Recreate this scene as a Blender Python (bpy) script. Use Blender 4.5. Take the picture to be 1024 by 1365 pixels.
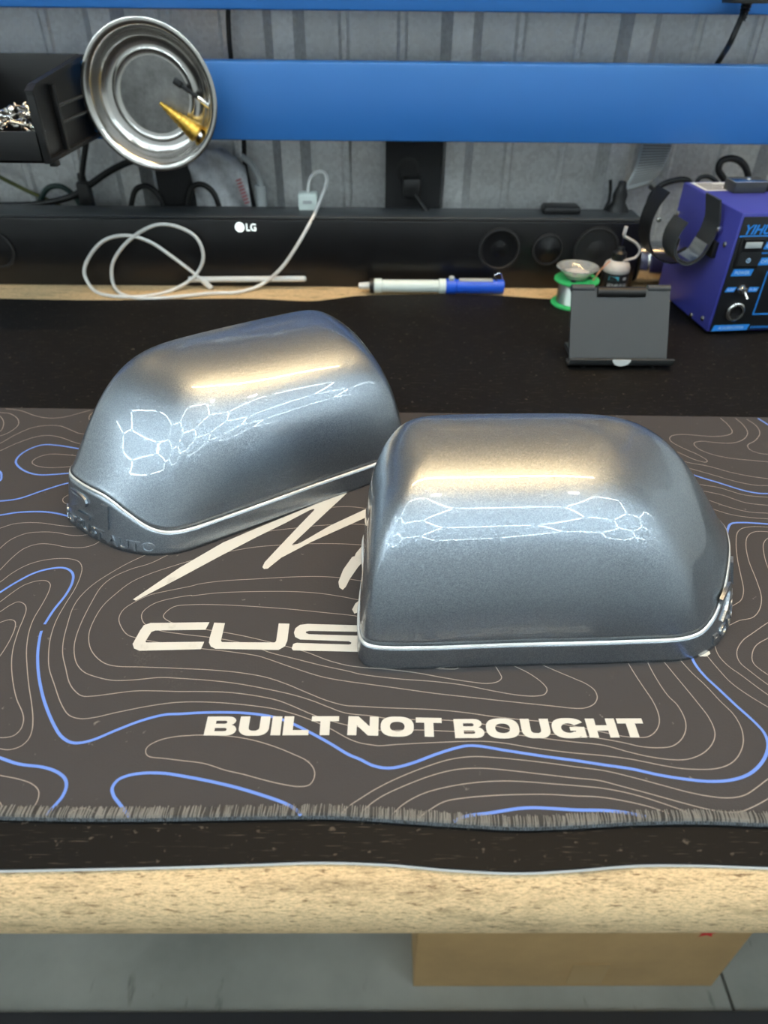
import bpy, bmesh, math, random
from mathutils import Vector, Matrix, Euler
from mathutils.geometry import tessellate_polygon

for _o in list(bpy.data.objects):
    bpy.data.objects.remove(_o)
SC = bpy.context.scene
COL = SC.collection
R = math.radians
random.seed(7)

# ------------------------------------------------------------------ camera
F, CH = 920.0, 0.33                      # focal length in pixels, height above the bench
CAM = Vector((0, 0, CH))
_p, _y, _r = R(37.5), R(0.6), R(0.6)
FW = Vector((math.sin(_y)*math.cos(_p), math.cos(_y)*math.cos(_p), -math.sin(_p)))
_rt = Vector((math.cos(_y), -math.sin(_y), 0)); _up = _rt.cross(FW)
RT = _rt*math.cos(_r) + _up*math.sin(_r)
UP = _up*math.cos(_r) - _rt*math.sin(_r)
cd = bpy.data.cameras.new('camera')
cd.sensor_fit = 'VERTICAL'; cd.sensor_height = 36.0
cd.lens = F/1365*36.0
cd.clip_start = 0.02; cd.clip_end = 50
cd.dof.use_dof = True; cd.dof.focus_distance = 0.47; cd.dof.aperture_fstop = 7.5
cam = bpy.data.objects.new('camera', cd); COL.objects.link(cam)
cam.matrix_world = Matrix(((RT.x, UP.x, -FW.x, 0), (RT.y, UP.y, -FW.y, 0), (RT.z, UP.z, -FW.z, CH), (0, 0, 0, 1)))
SC.camera = cam
SC.view_settings.view_transform = 'Standard'
SC.view_settings.look = 'None'
SC.view_settings.gamma = 1.0
SC.view_settings.use_curve_mapping = False
SC.view_settings.exposure = 0.26

w = bpy.data.worlds.new('world'); SC.world = w; w.use_nodes = True
w.node_tree.nodes['Background'].inputs[0].default_value = (0.75, 0.82, 0.9, 1)
w.node_tree.nodes['Background'].inputs[1].default_value = 0.15
# the room's lamps (built further down): honeycomb of cool LED tubes on the ceiling, warm batten nearer the wall
HEX_POWER = 36.0
BAR_POWER = 84.0


def ray(x, y):
    return FW + RT*((x-512)/F) - UP*((y-682.5)/F)

def G(x, y, z=0.0):                       # where a photo position meets the level z
    r = ray(x, y); return CAM + r*((z-CH)/r.z)

def YP(x, y, yv):                         # where it meets the upright plane y = yv
    r = ray(x, y); return CAM + r*(yv/r.y)

# ------------------------------------------------------------------ materials
MATS = {}
def mat(name, col, rough=0.5, metal=0.0, coat=0.0, coat_rough=0.03, spec=0.5, trans=0.0, emit=None, es=0.0,
        var=0.0, vscale=20.0, bump=0.0, bscale=200.0, alpha=1.0, stretch=None, col2=None, ramp=(0.35, 0.7), sheen=0.0):
    m = bpy.data.materials.new(name); m.use_nodes = True
    nt = m.node_tree; b = nt.nodes['Principled BSDF']
    I = b.inputs
    I['Base Color'].default_value = (*col, 1); I['Roughness'].default_value = rough; I['Metallic'].default_value = metal
    I['Coat Weight'].default_value = coat; I['Coat Roughness'].default_value = coat_rough
    I['Specular IOR Level'].default_value = spec; I['Transmission Weight'].default_value = trans; I['Alpha'].default_value = alpha
    if emit:
        I['Emission Color'].default_value = (*emit, 1); I['Emission Strength'].default_value = es
    vec = None
    if var or bump or col2:
        tc = nt.nodes.new('ShaderNodeTexCoord'); mp = nt.nodes.new('ShaderNodeMapping')
        nt.links.new(tc.outputs['Object'], mp.inputs[0])
        if stretch: mp.inputs['Scale'].default_value = stretch
        vec = mp.outputs[0]
    if var or col2:
        n = nt.nodes.new('ShaderNodeTexNoise'); n.inputs['Scale'].default_value = vscale; n.inputs['Detail'].default_value = 8
        n.inputs['Roughness'].default_value = 0.65
        nt.links.new(vec, n.inputs['Vector'])
        cr = nt.nodes.new('ShaderNodeValToRGB'); nt.links.new(n.outputs[0], cr.inputs[0])
        cr.color_ramp.elements[0].position, cr.color_ramp.elements[1].position = ramp
        c2 = col2 if col2 else tuple(min(1, c*(1+var)) for c in col)
        c1 = col if col2 else tuple(c*(1-var) for c in col)
        cr.color_ramp.elements[0].color = (*c1, 1); cr.color_ramp.elements[1].color = (*c2, 1)
        nt.links.new(cr.outputs[0], I['Base Color'])
    if bump:
        n2 = nt.nodes.new('ShaderNodeTexNoise'); n2.inputs['Scale'].default_value = bscale; n2.inputs['Detail'].default_value = 4
        nt.links.new(vec, n2.inputs['Vector'])
        bp = nt.nodes.new('ShaderNodeBump'); bp.inputs['Strength'].default_value = bump; bp.inputs['Distance'].default_value = 0.001
        nt.links.new(n2.outputs[0], bp.inputs['Height']); nt.links.new(bp.outputs[0], I['Normal'])
    MATS[name] = m
    return m

def N(m, t): return m.node_tree.nodes.new(t)
def LK(m, a, b): m.node_tree.links.new(a, b)

mat('black_plastic', (0.0075, 0.0075, 0.008), 0.42, bump=0.05, bscale=900)
mat('black_gloss', (0.006, 0.006, 0.007), 0.30, var=0.3, vscale=30)
mat('black_matte', (0.010, 0.010, 0.011), 0.6)
mat('rubber_cable', (0.008, 0.008, 0.008), 0.45)
mat('dark_grey_plastic', (0.042, 0.046, 0.049), 0.45, bump=0.04, bscale=1500)
mat('white_plastic', (0.72, 0.72, 0.70), 0.35)
mat('clear_white', (0.70, 0.78, 0.74), 0.25)
mat('grey_plastic', (0.45, 0.48, 0.48), 0.4)
mat('steel', (0.62, 0.61, 0.59), 0.18, 1.0, bump=0.05, bscale=300)
mat('dish_steel', (0.62, 0.60, 0.57), 0.2, 1.0, bump=0.03, bscale=250)
mat('dish_floor', (0.30, 0.295, 0.29), 0.42, 0.9, var=0.25, vscale=60)
mat('screw_steel', (0.75, 0.73, 0.68), 0.25, 1.0)
mat('gold', (0.85, 0.52, 0.10), 0.3, 1.0)
mat('blue_paint', (0.028, 0.165, 0.50), 0.38, coat=0.25, coat_rough=0.25, col2=(0.30, 0.42, 0.62), vscale=110, ramp=(0.755, 0.79))
mat('station_blue', (0.050, 0.058, 0.34), 0.42, bump=0.1, bscale=1800)
mat('panel_black', (0.008, 0.009, 0.011), 0.4)
mat('print_blue', (0.02, 0.26, 0.80), 0.5)
mat('print_pale', (0.45, 0.68, 0.95), 0.5)
mat('pump_blue', (0.012, 0.10, 0.68), 0.35)
mat('green_plastic', (0.05, 0.55, 0.16), 0.4)
mat('solder', (0.55, 0.55, 0.52), 0.35, 1.0)
mat('bottle_white', (0.62, 0.58, 0.55), 0.4)
mat('bottle_black', (0.012, 0.013, 0.014), 0.3)
mat('label_cyan', (0.10, 0.50, 0.62), 0.5)
mat('label_white', (0.72, 0.72, 0.70), 0.5)
mat('cardboard', (0.50, 0.315, 0.135), 0.8, var=0.12, vscale=6)
mat('tape_brown', (0.44, 0.28, 0.12), 0.45)
mat('star_red', (0.62, 0.015, 0.02), 0.6)
mat('pouch', (0.66, 0.68, 0.70), 0.25, trans=0.05, var=0.35, vscale=35, bump=0.3, bscale=60)
mat('pouch_print', (0.42, 0.16, 0.18), 0.5)
mat('tag_clear', (0.72, 0.76, 0.76), 0.25, trans=0.1)
mat('clear_plastic', (0.86, 0.88, 0.86), 0.12, trans=0.75)
mat('tag_print', (0.20, 0.19, 0.18), 0.5)
mat('copper', (0.55, 0.25, 0.15), 0.4)
mat('green_cable', (0.012, 0.035, 0.03), 0.45)
mat('olive_cable', (0.10, 0.11, 0.02), 0.5)
mat('letter_white', (0.68, 0.65, 0.59), 0.7, col2=(0.48, 0.45, 0.40), vscale=60, ramp=(0.62, 0.80))
mat('line_white', (0.36, 0.31, 0.27), 0.7)
mat('line_blue', (0.145, 0.27, 0.74), 0.7)
mat('thread_light', (0.24, 0.23, 0.21), 0.8)
mat('thread_dark', (0.06, 0.057, 0.055), 0.8)
mat('thread_blue', (0.085, 0.105, 0.125), 0.8, col2=(0.03, 0.035, 0.04), vscale=700, ramp=(0.45, 0.6))
mat('edge_grey', (0.50, 0.52, 0.54), 0.5)
mat('ceiling_paint', (0.22, 0.22, 0.22), 0.85)
mat('room_paint', (0.72, 0.72, 0.71), 0.8, var=0.1, vscale=2)
mat('lamp_housing', (0.6, 0.6, 0.6), 0.5)
mat('shelf_board', (0.42, 0.30, 0.19), 0.6, var=0.15, vscale=8)
mat('hex_led', (0.9, 0.9, 0.9), 0.5, emit=(0.80, 0.945, 1.0), es=HEX_POWER)
mat('bar_led', (0.9, 0.9, 0.9), 0.5, emit=(1.0, 0.68, 0.34), es=BAR_POWER)
mat('spot_led', (0.9, 0.9, 0.9), 0.5, emit=(1.0, 0.93, 0.78), es=40.0)
mat('display_led', (0.9, 0.9, 0.9), 0.5, emit=(0.85, 1.0, 0.97), es=0.85)
mat('stripe', (0.86, 0.84, 0.80), 0.2, 0.35, coat=1.0)
mat('plywood', (0.33, 0.245, 0.18), 0.75, var=0.15, vscale=5)
mat('floor_mat', (0.02, 0.02, 0.022), 0.7)

# galvanised wall steel with spangle
m = mat('galvanised', (0.5, 0.5, 0.5), 0.42, 0.55)
b = m.node_tree.nodes['Principled BSDF']
tc = N(m, 'ShaderNodeTexCoord'); vo = N(m, 'ShaderNodeTexVoronoi'); vo.inputs['Scale'].default_value = 220
no = N(m, 'ShaderNodeTexNoise'); no.inputs['Scale'].default_value = 14; no.inputs['Detail'].default_value = 6
LK(m, tc.outputs['Object'], vo.inputs['Vector']); LK(m, tc.outputs['Object'], no.inputs['Vector'])
mx = N(m, 'ShaderNodeMix'); mx.data_type = 'FLOAT'; mx.inputs[0].default_value = 0.55
sp = N(m, 'ShaderNodeSeparateColor'); LK(m, vo.outputs['Color'], sp.inputs[0])
LK(m, sp.outputs[0], mx.inputs[2]); LK(m, no.outputs[0], mx.inputs[3])
cr = N(m, 'ShaderNodeValToRGB'); LK(m, mx.outputs[0], cr.inputs[0])
cr.color_ramp.elements[0].color = (0.70, 0.70, 0.69, 1); cr.color_ramp.elements[1].color = (0.86, 0.87, 0.86, 1)
cr.color_ramp.elements[0].position = 0.25; cr.color_ramp.elements[1].position = 0.75
LK(m, cr.outputs[0], b.inputs['Base Color'])
mr = N(m, 'ShaderNodeMapRange'); mr.inputs['To Min'].default_value = 0.30; mr.inputs['To Max'].default_value = 0.55
LK(m, mx.outputs[0], mr.inputs[0]); LK(m, mr.outputs[0], b.inputs['Roughness'])
bp = N(m, 'ShaderNodeBump'); bp.inputs['Strength'].default_value = 0.15; bp.inputs['Distance'].default_value = 0.002
LK(m, mx.outputs[0], bp.inputs['Height']); LK(m, bp.outputs[0], b.inputs['Normal'])

# metallic car paint
m = mat('car_paint', (0.315, 0.36, 0.41), 0.345, 0.94, coat=1.0, coat_rough=0.02)
b = m.node_tree.nodes['Principled BSDF']
tc = N(m, 'ShaderNodeTexCoord'); vo = N(m, 'ShaderNodeTexVoronoi'); vo.inputs['Scale'].default_value = 2200
LK(m, tc.outputs['Object'], vo.inputs['Vector'])
sub = N(m, 'ShaderNodeVectorMath'); sub.operation = 'SUBTRACT'; sub.inputs[1].default_value = (0.5, 0.5, 0.5)
LK(m, vo.outputs['Color'], sub.inputs[0])
sca = N(m, 'ShaderNodeVectorMath'); sca.operation = 'SCALE'; sca.inputs['Scale'].default_value = 0.12
LK(m, sub.outputs[0], sca.inputs[0])
ge = N(m, 'ShaderNodeNewGeometry'); ad = N(m, 'ShaderNodeVectorMath'); LK(m, ge.outputs['Normal'], ad.inputs[0]); LK(m, sca.outputs[0], ad.inputs[1])
nm = N(m, 'ShaderNodeVectorMath'); nm.operation = 'NORMALIZE'; LK(m, ad.outputs[0], nm.inputs[0])
LK(m, nm.outputs[0], b.inputs['Normal'])
fs = N(m, 'ShaderNodeSeparateColor'); LK(m, vo.outputs['Color'], fs.inputs[0])
fr_ = N(m, 'ShaderNodeValToRGB'); LK(m, fs.outputs[1], fr_.inputs[0])
fr_.color_ramp.elements[0].color = (0.25, 0.29, 0.335, 1); fr_.color_ramp.elements[1].color = (0.375, 0.425, 0.48, 1)
LK(m, fr_.outputs[0], b.inputs['Base Color'])

# printed mat cloth with dusty smudges
m = mat('mat_cloth', (0.040, 0.036, 0.037), 0.85)
b = m.node_tree.nodes['Principled BSDF']
tc = N(m, 'ShaderNodeTexCoord')
n1 = N(m, 'ShaderNodeTexNoise'); n1.inputs['Scale'].default_value = 9; n1.inputs['Detail'].default_value = 6
n2 = N(m, 'ShaderNodeTexNoise'); n2.inputs['Scale'].default_value = 900; n2.inputs['Detail'].default_value = 2
for n in (n1, n2): LK(m, tc.outputs['Object'], n.inputs['Vector'])
r1 = N(m, 'ShaderNodeValToRGB'); r1.color_ramp.elements[0].position = 0.62; r1.color_ramp.elements[1].position = 0.82
LK(m, n1.outputs[0], r1.inputs[0])
r2 = N(m, 'ShaderNodeValToRGB'); r2.color_ramp.elements[0].position = 0.45; r2.color_ramp.elements[1].position = 0.7
LK(m, n2.outputs[0], r2.inputs[0])
mu = N(m, 'ShaderNodeMath'); mu.operation = 'MULTIPLY'; LK(m, r1.outputs[0], mu.inputs[0]); LK(m, r2.outputs[0], mu.inputs[1])
# a few specks of dust
n3 = N(m, 'ShaderNodeTexNoise'); n3.inputs['Scale'].default_value = 160; n3.inputs['Detail'].default_value = 3; LK(m, tc.outputs['Object'], n3.inputs['Vector'])
r3 = N(m, 'ShaderNodeValToRGB'); r3.color_ramp.elements[0].position = 0.72; r3.color_ramp.elements[1].position = 0.80; LK(m, n3.outputs[0], r3.inputs[0])
mxx = N(m, 'ShaderNodeMath'); mxx.operation = 'MAXIMUM'; LK(m, mu.outputs[0], mxx.inputs[0]); LK(m, r3.outputs[0], mxx.inputs[1])
mc = N(m, 'ShaderNodeMix'); mc.data_type = 'RGBA'; mc.inputs[6].default_value = (0.051, 0.0455, 0.0460, 1); mc.inputs[7].default_value = (0.19, 0.175, 0.155, 1)
LK(m, mxx.outputs[0], mc.inputs[0]); LK(m, mc.outputs[2], b.inputs['Base Color'])
bp = N(m, 'ShaderNodeBump'); bp.inputs['Strength'].default_value = 0.25; bp.inputs['Distance'].default_value = 0.0005
LK(m, n2.outputs[0], bp.inputs['Height']); LK(m, bp.outputs[0], b.inputs['Normal'])

# scuffed black rubber sheet
m = mat('bench_rubber', (0.02, 0.018, 0.018), 0.6, spec=0.2)
b = m.node_tree.nodes['Principled BSDF']
tc = N(m, 'ShaderNodeTexCoord')
def scr(rz, sc):
    mp = N(m, 'ShaderNodeMapping'); mp.inputs['Rotation'].default_value = (0, 0, rz); mp.inputs['Scale'].default_value = sc
    LK(m, tc.outputs['Object'], mp.inputs[0])
    n = N(m, 'ShaderNodeTexNoise'); n.inputs['Scale'].default_value = 1; n.inputs['Detail'].default_value = 2; LK(m, mp.outputs[0], n.inputs['Vector'])
    r = N(m, 'ShaderNodeValToRGB'); r.color_ramp.elements[0].position = 0.665; r.color_ramp.elements[1].position = 0.73; LK(m, n.outputs[0], r.inputs[0])
    return r.outputs[0]
s1 = scr(0.25, (45, 1300, 1)); s2 = scr(-0.8, (60, 1600, 1)); s3 = scr(0.1, (190, 240, 1))
a1 = N(m, 'ShaderNodeMath'); a1.operation = 'MAXIMUM'; LK(m, s1, a1.inputs[0]); LK(m, s2, a1.inputs[1])
a2 = N(m, 'ShaderNodeMath'); a2.operation = 'MAXIMUM'; LK(m, a1.outputs[0], a2.inputs[0]); LK(m, s3, a2.inputs[1])
mc = N(m, 'ShaderNodeMix'); mc.data_type = 'RGBA'; mc.inputs[6].default_value = (0.0050, 0.0044, 0.0042, 1); mc.inputs[7].default_value = (0.085, 0.07, 0.056, 1)
LK(m, a2.outputs[0], mc.inputs[0]); LK(m, mc.outputs[2], b.inputs['Base Color'])

# wood of the worktop: fine grain running along x, dark grime
m = mat('bench_wood', (0.5, 0.36, 0.2), 0.6)
b = m.node_tree.nodes['Principled BSDF']
tc = N(m, 'ShaderNodeTexCoord')
def nz(scale, sc, det=6, rough=0.6):
    mp = N(m, 'ShaderNodeMapping'); mp.inputs['Scale'].default_value = sc; LK(m, tc.outputs['Object'], mp.inputs[0])
    n = N(m, 'ShaderNodeTexNoise'); n.inputs['Scale'].default_value = scale; n.inputs['Detail'].default_value = det; n.inputs['Roughness'].default_value = rough
    LK(m, mp.outputs[0], n.inputs['Vector']); return n.outputs[0]
def rp(src, a, ca, c, cb):
    r = N(m, 'ShaderNodeValToRGB'); r.color_ramp.elements[0].position = a; r.color_ramp.elements[1].position = c
    r.color_ramp.elements[0].color = (*ca, 1); r.color_ramp.elements[1].color = (*cb, 1); LK(m, src, r.inputs[0]); return r.outputs[0]
g1 = rp(nz(1, (340, 2300, 2300), 6, 0.8), 0.32, (0.24, 0.16, 0.08), 0.56, (0.82, 0.60, 0.34))
g2 = rp(nz(1, (22, 90, 90), 8, 0.7), 0.52, (1, 1, 1), 0.78, (0.24, 0.235, 0.20))
g3 = rp(nz(1, (130, 900, 900), 4, 0.7), 0.57, (1, 1, 1), 0.64, (0.33, 0.27, 0.22))
m1 = N(m, 'ShaderNodeMix'); m1.data_type = 'RGBA'; m1.blend_type = 'MULTIPLY'; m1.inputs[0].default_value = 1; LK(m, g1, m1.inputs[6]); LK(m, g2, m1.inputs[7])
m2 = N(m, 'ShaderNodeMix'); m2.data_type = 'RGBA'; m2.blend_type = 'MULTIPLY'; m2.inputs[0].default_value = 1; LK(m, m1.outputs[2], m2.inputs[6]); LK(m, g3, m2.inputs[7])
LK(m, m2.outputs[2], b.inputs['Base Color'])
bp = N(m, 'ShaderNodeBump'); bp.inputs['Strength'].default_value = 0.3; bp.inputs['Distance'].default_value = 0.001
LK(m, g1, bp.inputs['Height']); LK(m, bp.outputs[0], b.inputs['Normal'])

# concrete
m = mat('concrete', (0.3, 0.3, 0.28), 0.6)
b = m.node_tree.nodes['Principled BSDF']
tc = N(m, 'ShaderNodeTexCoord')
c1 = rp(nz(3, (1, 1, 1), 8), 0.35, (0.21, 0.21, 0.185), 0.7, (0.34, 0.335, 0.295))
c2 = rp(nz(1, (40, 9, 1), 4), 0.66, (1, 1, 1), 0.78, (0.3, 0.3, 0.3))
m1 = N(m, 'ShaderNodeMix'); m1.data_type = 'RGBA'; m1.blend_type = 'MULTIPLY'; m1.inputs[0].default_value = 1; LK(m, c1, m1.inputs[6]); LK(m, c2, m1.inputs[7])
LK(m, m1.outputs[2], b.inputs['Base Color'])

# ------------------------------------------------------------------ object helpers
def tag(o, label=None, cat=None, group=None, kind=None):
    if label: o['label'] = label
    if cat: o['category'] = cat
    if group: o['group'] = group
    if kind: o['kind'] = kind
    return o

def empty(name, loc=(0, 0, 0), rz=0.0):
    o = bpy.data.objects.new(name, None); COL.objects.link(o)
    o.empty_display_size = 0.02; o.location = loc; o.rotation_euler = (0, 0, rz)
    return o

def thing(name, label, cat, loc=(0, 0, 0), rz=0.0, group=None):
    return tag(empty(name, loc, rz), label, cat, group)

def obj(name, bm, mt, parent=None, smooth=40, local=True):
    me = bpy.data.meshes.new(name)
    bmesh.ops.recalc_face_normals(bm, faces=bm.faces)
    bm.to_mesh(me); bm.free()
    me.materials.append(MATS[mt])
    if smooth:
        me.polygons.foreach_set('use_smooth', [True]*len(me.polygons))
        me.set_sharp_from_angle(angle=R(smooth))
    o = bpy.data.objects.new(name, me); COL.objects.link(o)
    if parent: o.parent = parent
    return o

def B(): return bmesh.new()

def box(bm, c, s, bev=0.0, M=None, seg=2):
    T = bmesh.new()
    bmesh.ops.create_cube(T, size=1)
    bmesh.ops.scale(T, vec=s, verts=T.verts)
    if bev: bmesh.ops.bevel(T, geom=list(T.edges), offset=bev, segments=seg, affect='EDGES', profile=0.5)
    if M is not None: bmesh.ops.transform(T, matrix=M, verts=T.verts)
    bmesh.ops.translate(T, vec=c, verts=T.verts)
    merge(bm, T)
    return bm

def merge(bm, T, M=None):
    if M is not None: bmesh.ops.transform(T, matrix=M, verts=T.verts)
    mp = {v: bm.verts.new(v.co) for v in T.verts}
    for f in T.faces:
        try: bm.faces.new([mp[v] for v in f.verts])
        except ValueError: pass
    T.free()

def lathe(bm, prof, n=32, M=None, cap=True):
    """prof: list of (radius, height) turned round z"""
    M = M or Matrix.Identity(4)
    rings = []
    for r, h in prof:
        if r < 1e-7: rings.append([bm.verts.new(M @ Vector((0, 0, h)))])
        else: rings.append([bm.verts.new(M @ Vector((r*math.cos(2*math.pi*i/n), r*math.sin(2*math.pi*i/n), h))) for i in range(n)])
    for a, c in zip(rings, rings[1:]):
        for i in range(n):
            j = (i+1) % n
            vs = []
            for v in (a[i % len(a)], a[j % len(a)], c[j % len(c)], c[i % len(c)]):
                if v not in vs: vs.append(v)
            if len(vs) > 2: bm.faces.new(vs)
    if cap:
        for rg in (rings[0], rings[-1]):
            if len(rg) > 2: bm.faces.new(rg)
    return bm

def spline(pts, per=8, closed=False):
    P = [Vector(p) for p in pts]; n = len(P); out = []
    rng = range(n) if closed else range(n-1)
    for i in rng:
        p1, p2 = P[i], P[(i+1) % n]
        p0 = P[(i-1) % n] if closed or i > 0 else p1*2-p2
        p3 = P[(i+2) % n] if closed or i < n-2 else p2*2-p1
        d1 = max((p1-p0).length, 1e-6)**.5; d2 = max((p2-p1).length, 1e-6)**.5; d3 = max((p3-p2).length, 1e-6)**.5
        m1 = ((p1-p0)/d1-(p2-p0)/(d1+d2)+(p2-p1)/d2)*d2
        m2 = ((p2-p1)/d2-(p3-p1)/(d2+d3)+(p3-p2)/d3)*d2
        for k in range(per):
            t = k/per; t2 = t*t; t3 = t2*t
            out.append(p1*(2*t3-3*t2+1)+m1*(t3-2*t2+t)+p2*(-2*t3+3*t2)+m2*(t3-t2))
    if not closed: out.append(P[-1])
    return out

def tube(bm, path, r, n=10, closed=False, caps=True):
    P = [Vector(p) for p in path]; k = len(P)
    rad = r if isinstance(r, (list, tuple)) else [r]*k
    rings = []; nrm = None
    for i in range(k):
        if closed: t = P[(i+1) % k]-P[i-1]
        else: t = P[min(i+1, k-1)]-P[max(i-1, 0)]
        t.normalize()
        if nrm is None:
            nrm = t.orthogonal().normalized()
        else:
            nrm = (nrm - t*nrm.dot(t))
            nrm = nrm.normalized() if nrm.length > 1e-6 else t.orthogonal().normalized()
        bi = t.cross(nrm)
        rings.append([bm.verts.new(P[i]+(nrm*math.cos(2*math.pi*a/n)+bi*math.sin(2*math.pi*a/n))*rad[i]) for a in range(n)])
    prs = list(zip(rings, rings[1:])) + ([(rings[-1], rings[0])] if closed else [])
    for a, c in prs:
        for i in range(n):
            j = (i+1) % n; bm.faces.new((a[i], a[j], c[j], c[i]))
    if caps and not closed:
        bm.faces.new(rings[0]); bm.faces.new(rings[-1])
    return bm

def cyl(bm, a, c, r, n=16, r2=None):
    return tube(bm, [a, c], [r, r if r2 is None else r2], n)

def prism(bm, poly, axis_vec):
    """extrude a closed list of 3-D points along a vector"""
    a = [bm.verts.new(Vector(p)) for p in poly]; c = [bm.verts.new(Vector(p)+Vector(axis_vec)) for p in poly]
    n = len(a)
    bm.faces.new(a); bm.faces.new(c)
    for i in range(n): bm.faces.new((a[i], a[(i+1) % n], c[(i+1) % n], c[i]))
    return bm

def sheet(bm, path, wvec, th):
    """a bent strip: 2-D path (3-D points) with thickness th, swept along wvec"""
    P = [Vector(p) for p in path]; wv = Vector(wvec); n = len(P)
    wn = wv.normalized(); ins, outs = [], []
    for i in range(n):
        t = (P[min(i+1, n-1)]-P[max(i-1, 0)]).normalized(); nn = t.cross(wn)*(th/2)
        ins.append(P[i]+nn); outs.append(P[i]-nn)
    poly = ins+outs[::-1]
    v0 = [bm.verts.new(p) for p in poly]; v1 = [bm.verts.new(p+wv) for p in poly]
    k = len(poly)
    for i in range(k): bm.faces.new((v0[i], v0[(i+1) % k], v1[(i+1) % k], v1[i]))
    for i in range(n-1):
        bm.faces.new((v0[i], v0[i+1], v0[k-2-i], v0[k-1-i])); bm.faces.new((v1[i], v1[i+1], v1[k-2-i], v1[k-1-i]))
    return bm

def flat(bm, loops, fn):
    """fill 2-D loops (first outer, others holes) and place with fn(x, y) -> 3-D"""
    tess = tessellate_polygon([[Vector((p[0], p[1], 0)) for p in lp] for lp in loops])
    vs = [bm.verts.new(fn(p[0], p[1])) for lp in loops for p in lp]
    for t in tess:
        try: bm.faces.new([vs[i] for i in t])
        except ValueError: pass
    return bm

def slab(bm, loops, fn, nv, th):
    """flat(), thickened by th along nv"""
    T = bmesh.new(); flat(T, loops, fn)
    bmesh.ops.remove_doubles(T, verts=T.verts, dist=1e-7)
    ret = bmesh.ops.extrude_face_region(T, geom=list(T.faces))
    vs = [g for g in ret['geom'] if isinstance(g, bmesh.types.BMVert)]
    bmesh.ops.translate(T, vec=Vector(nv)*th, verts=vs)
    merge(bm, T)
    return bm

def ribbon(bm, pts, wd, z):
    k = len(pts); prev = None
    for i in range(k):
        t = pts[min(i+1, k-1)]-pts[max(i-1, 0)]; t.z = 0
        if t.length < 1e-9: continue
        t.normalize(); nn = Vector((-t.y, t.x, 0))*(wd/2)
        a = bm.verts.new((pts[i].x+nn.x, pts[i].y+nn.y, z)); c = bm.verts.new((pts[i].x-nn.x, pts[i].y-nn.y, z))
        if prev: bm.faces.new((prev[0], prev[1], c, a))
        prev = (a, c)

def text_bm(s, size=1.0, extrude=0.0, bold=0.0, align='LEFT'):
    cu = bpy.data.curves.new('t', 'FONT'); cu.body = s; cu.size = size; cu.extrude = extrude; cu.offset = bold; cu.align_x = align
    cu.resolution_u = 3
    o = bpy.data.objects.new('t', cu); COL.objects.link(o)
    dg = bpy.context.evaluated_depsgraph_get(); dg.update()
    me = bpy.data.meshes.new_from_object(o.evaluated_get(dg))
    T = bmesh.new(); T.from_mesh(me)
    bpy.data.objects.remove(o); bpy.data.curves.remove(cu); bpy.data.meshes.remove(me)
    return T

def text_fit(bm, s, x0, x1, y0, y1, fn, bold=0.0):
    """lay a word into the rectangle x0..x1, y0..y1 and place with fn"""
    T = text_bm(s, 1.0, 0.0, bold)
    xs = [v.co.x for v in T.verts]; ys = [v.co.y for v in T.verts]
    a, c, d, e = min(xs), max(xs), min(ys), max(ys)
    for v in T.verts:
        v.co = fn(x0+(v.co.x-a)/(c-a)*(x1-x0), y0+(v.co.y-d)/(e-d)*(y1-y0))
    merge(bm, T)

def arc(cx, cy, rx, ry, a0, a1, n=10):
    return [(cx+rx*math.cos(R(a0+(a1-a0)*i/n)), cy+ry*math.sin(R(a0+(a1-a0)*i/n))) for i in range(n+1)]

def supe(cx, cy, rx, ry, n=2.6, k=36):
    out = []
    for i in range(k):
        a = 2*math.pi*i/k; c, s = math.cos(a), math.sin(a)
        out.append((cx+rx*math.copysign(abs(c)**(2/n), c), cy+ry*math.copysign(abs(s)**(2/n), s)))
    return out

def struct(o): o['kind'] = 'structure'; return o

# ================================================================== THE SETTING
ZF, ZC = -0.92, 1.90
bm = B()
jx0, jx1 = 0.548, 0.553
prof = [(-4, ZF), (jx0, ZF), (jx0, ZF-0.012), (jx1, ZF-0.012), (jx1, ZF), (4, ZF), (4, ZF-0.1), (-4, ZF-0.1)]
prism(bm, [(x, -4, z) for x, z in prof], (0, 5.1, 0))
fl = struct(obj('floor', bm, 'concrete', smooth=0)); fl['label'] = 'grey stained concrete floor under the bench'
# ribbed steel wall sheet
bm = B(); xs = []
WY = 1.06
def rib(x, wb, wt, h): return [(x-wb/2, 0), (x-wt/2, -h), (x+wt/2, -h), (x+wb/2, 0)]
pr = [(-3.5, 0)]
k = -14
while k < 16:
    x = -0.121+0.224*k
    if -3.4 < x < 3.3:
        pr += rib(x, 0.052, 0.026, 0.017)
        pr += rib(x+0.075, 0.014, 0.006, 0.003); pr += rib(x+0.149, 0.014, 0.006, 0.003)
    k += 1
pr.append((3.5, 0))
v0 = [bm.verts.new((x, WY+d, ZF)) for x, d in pr]; v1 = [bm.verts.new((x, WY+d, ZC)) for x, d in pr]
for i in range(len(pr)-1): bm.faces.new((v0[i], v0[i+1], v1[i+1], v1[i]))
wb_ = struct(obj('wall_back', bm, 'galvanised', smooth=0)); wb_['label'] = 'ribbed galvanised steel wall sheet behind the bench'
sm = wb_.modifiers.new('thick', 'SOLIDIFY'); sm.thickness = 0.001; sm.offset = 1
struct(obj('wall_left', box(B(), (-3.05, -0.95, (ZF+ZC)/2), (0.1, 4.1, ZC-ZF)), 'room_paint', smooth=0))
struct(obj('wall_right', box(B(), (3.05, -0.95, (ZF+ZC)/2), (0.1, 4.1, ZC-ZF)), 'room_paint', smooth=0))
struct(obj('wall_front', box(B(), (0, -2.95, (ZF+ZC)/2), (6.2, 0.1, ZC-ZF)), 'room_paint', smooth=0))
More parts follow.
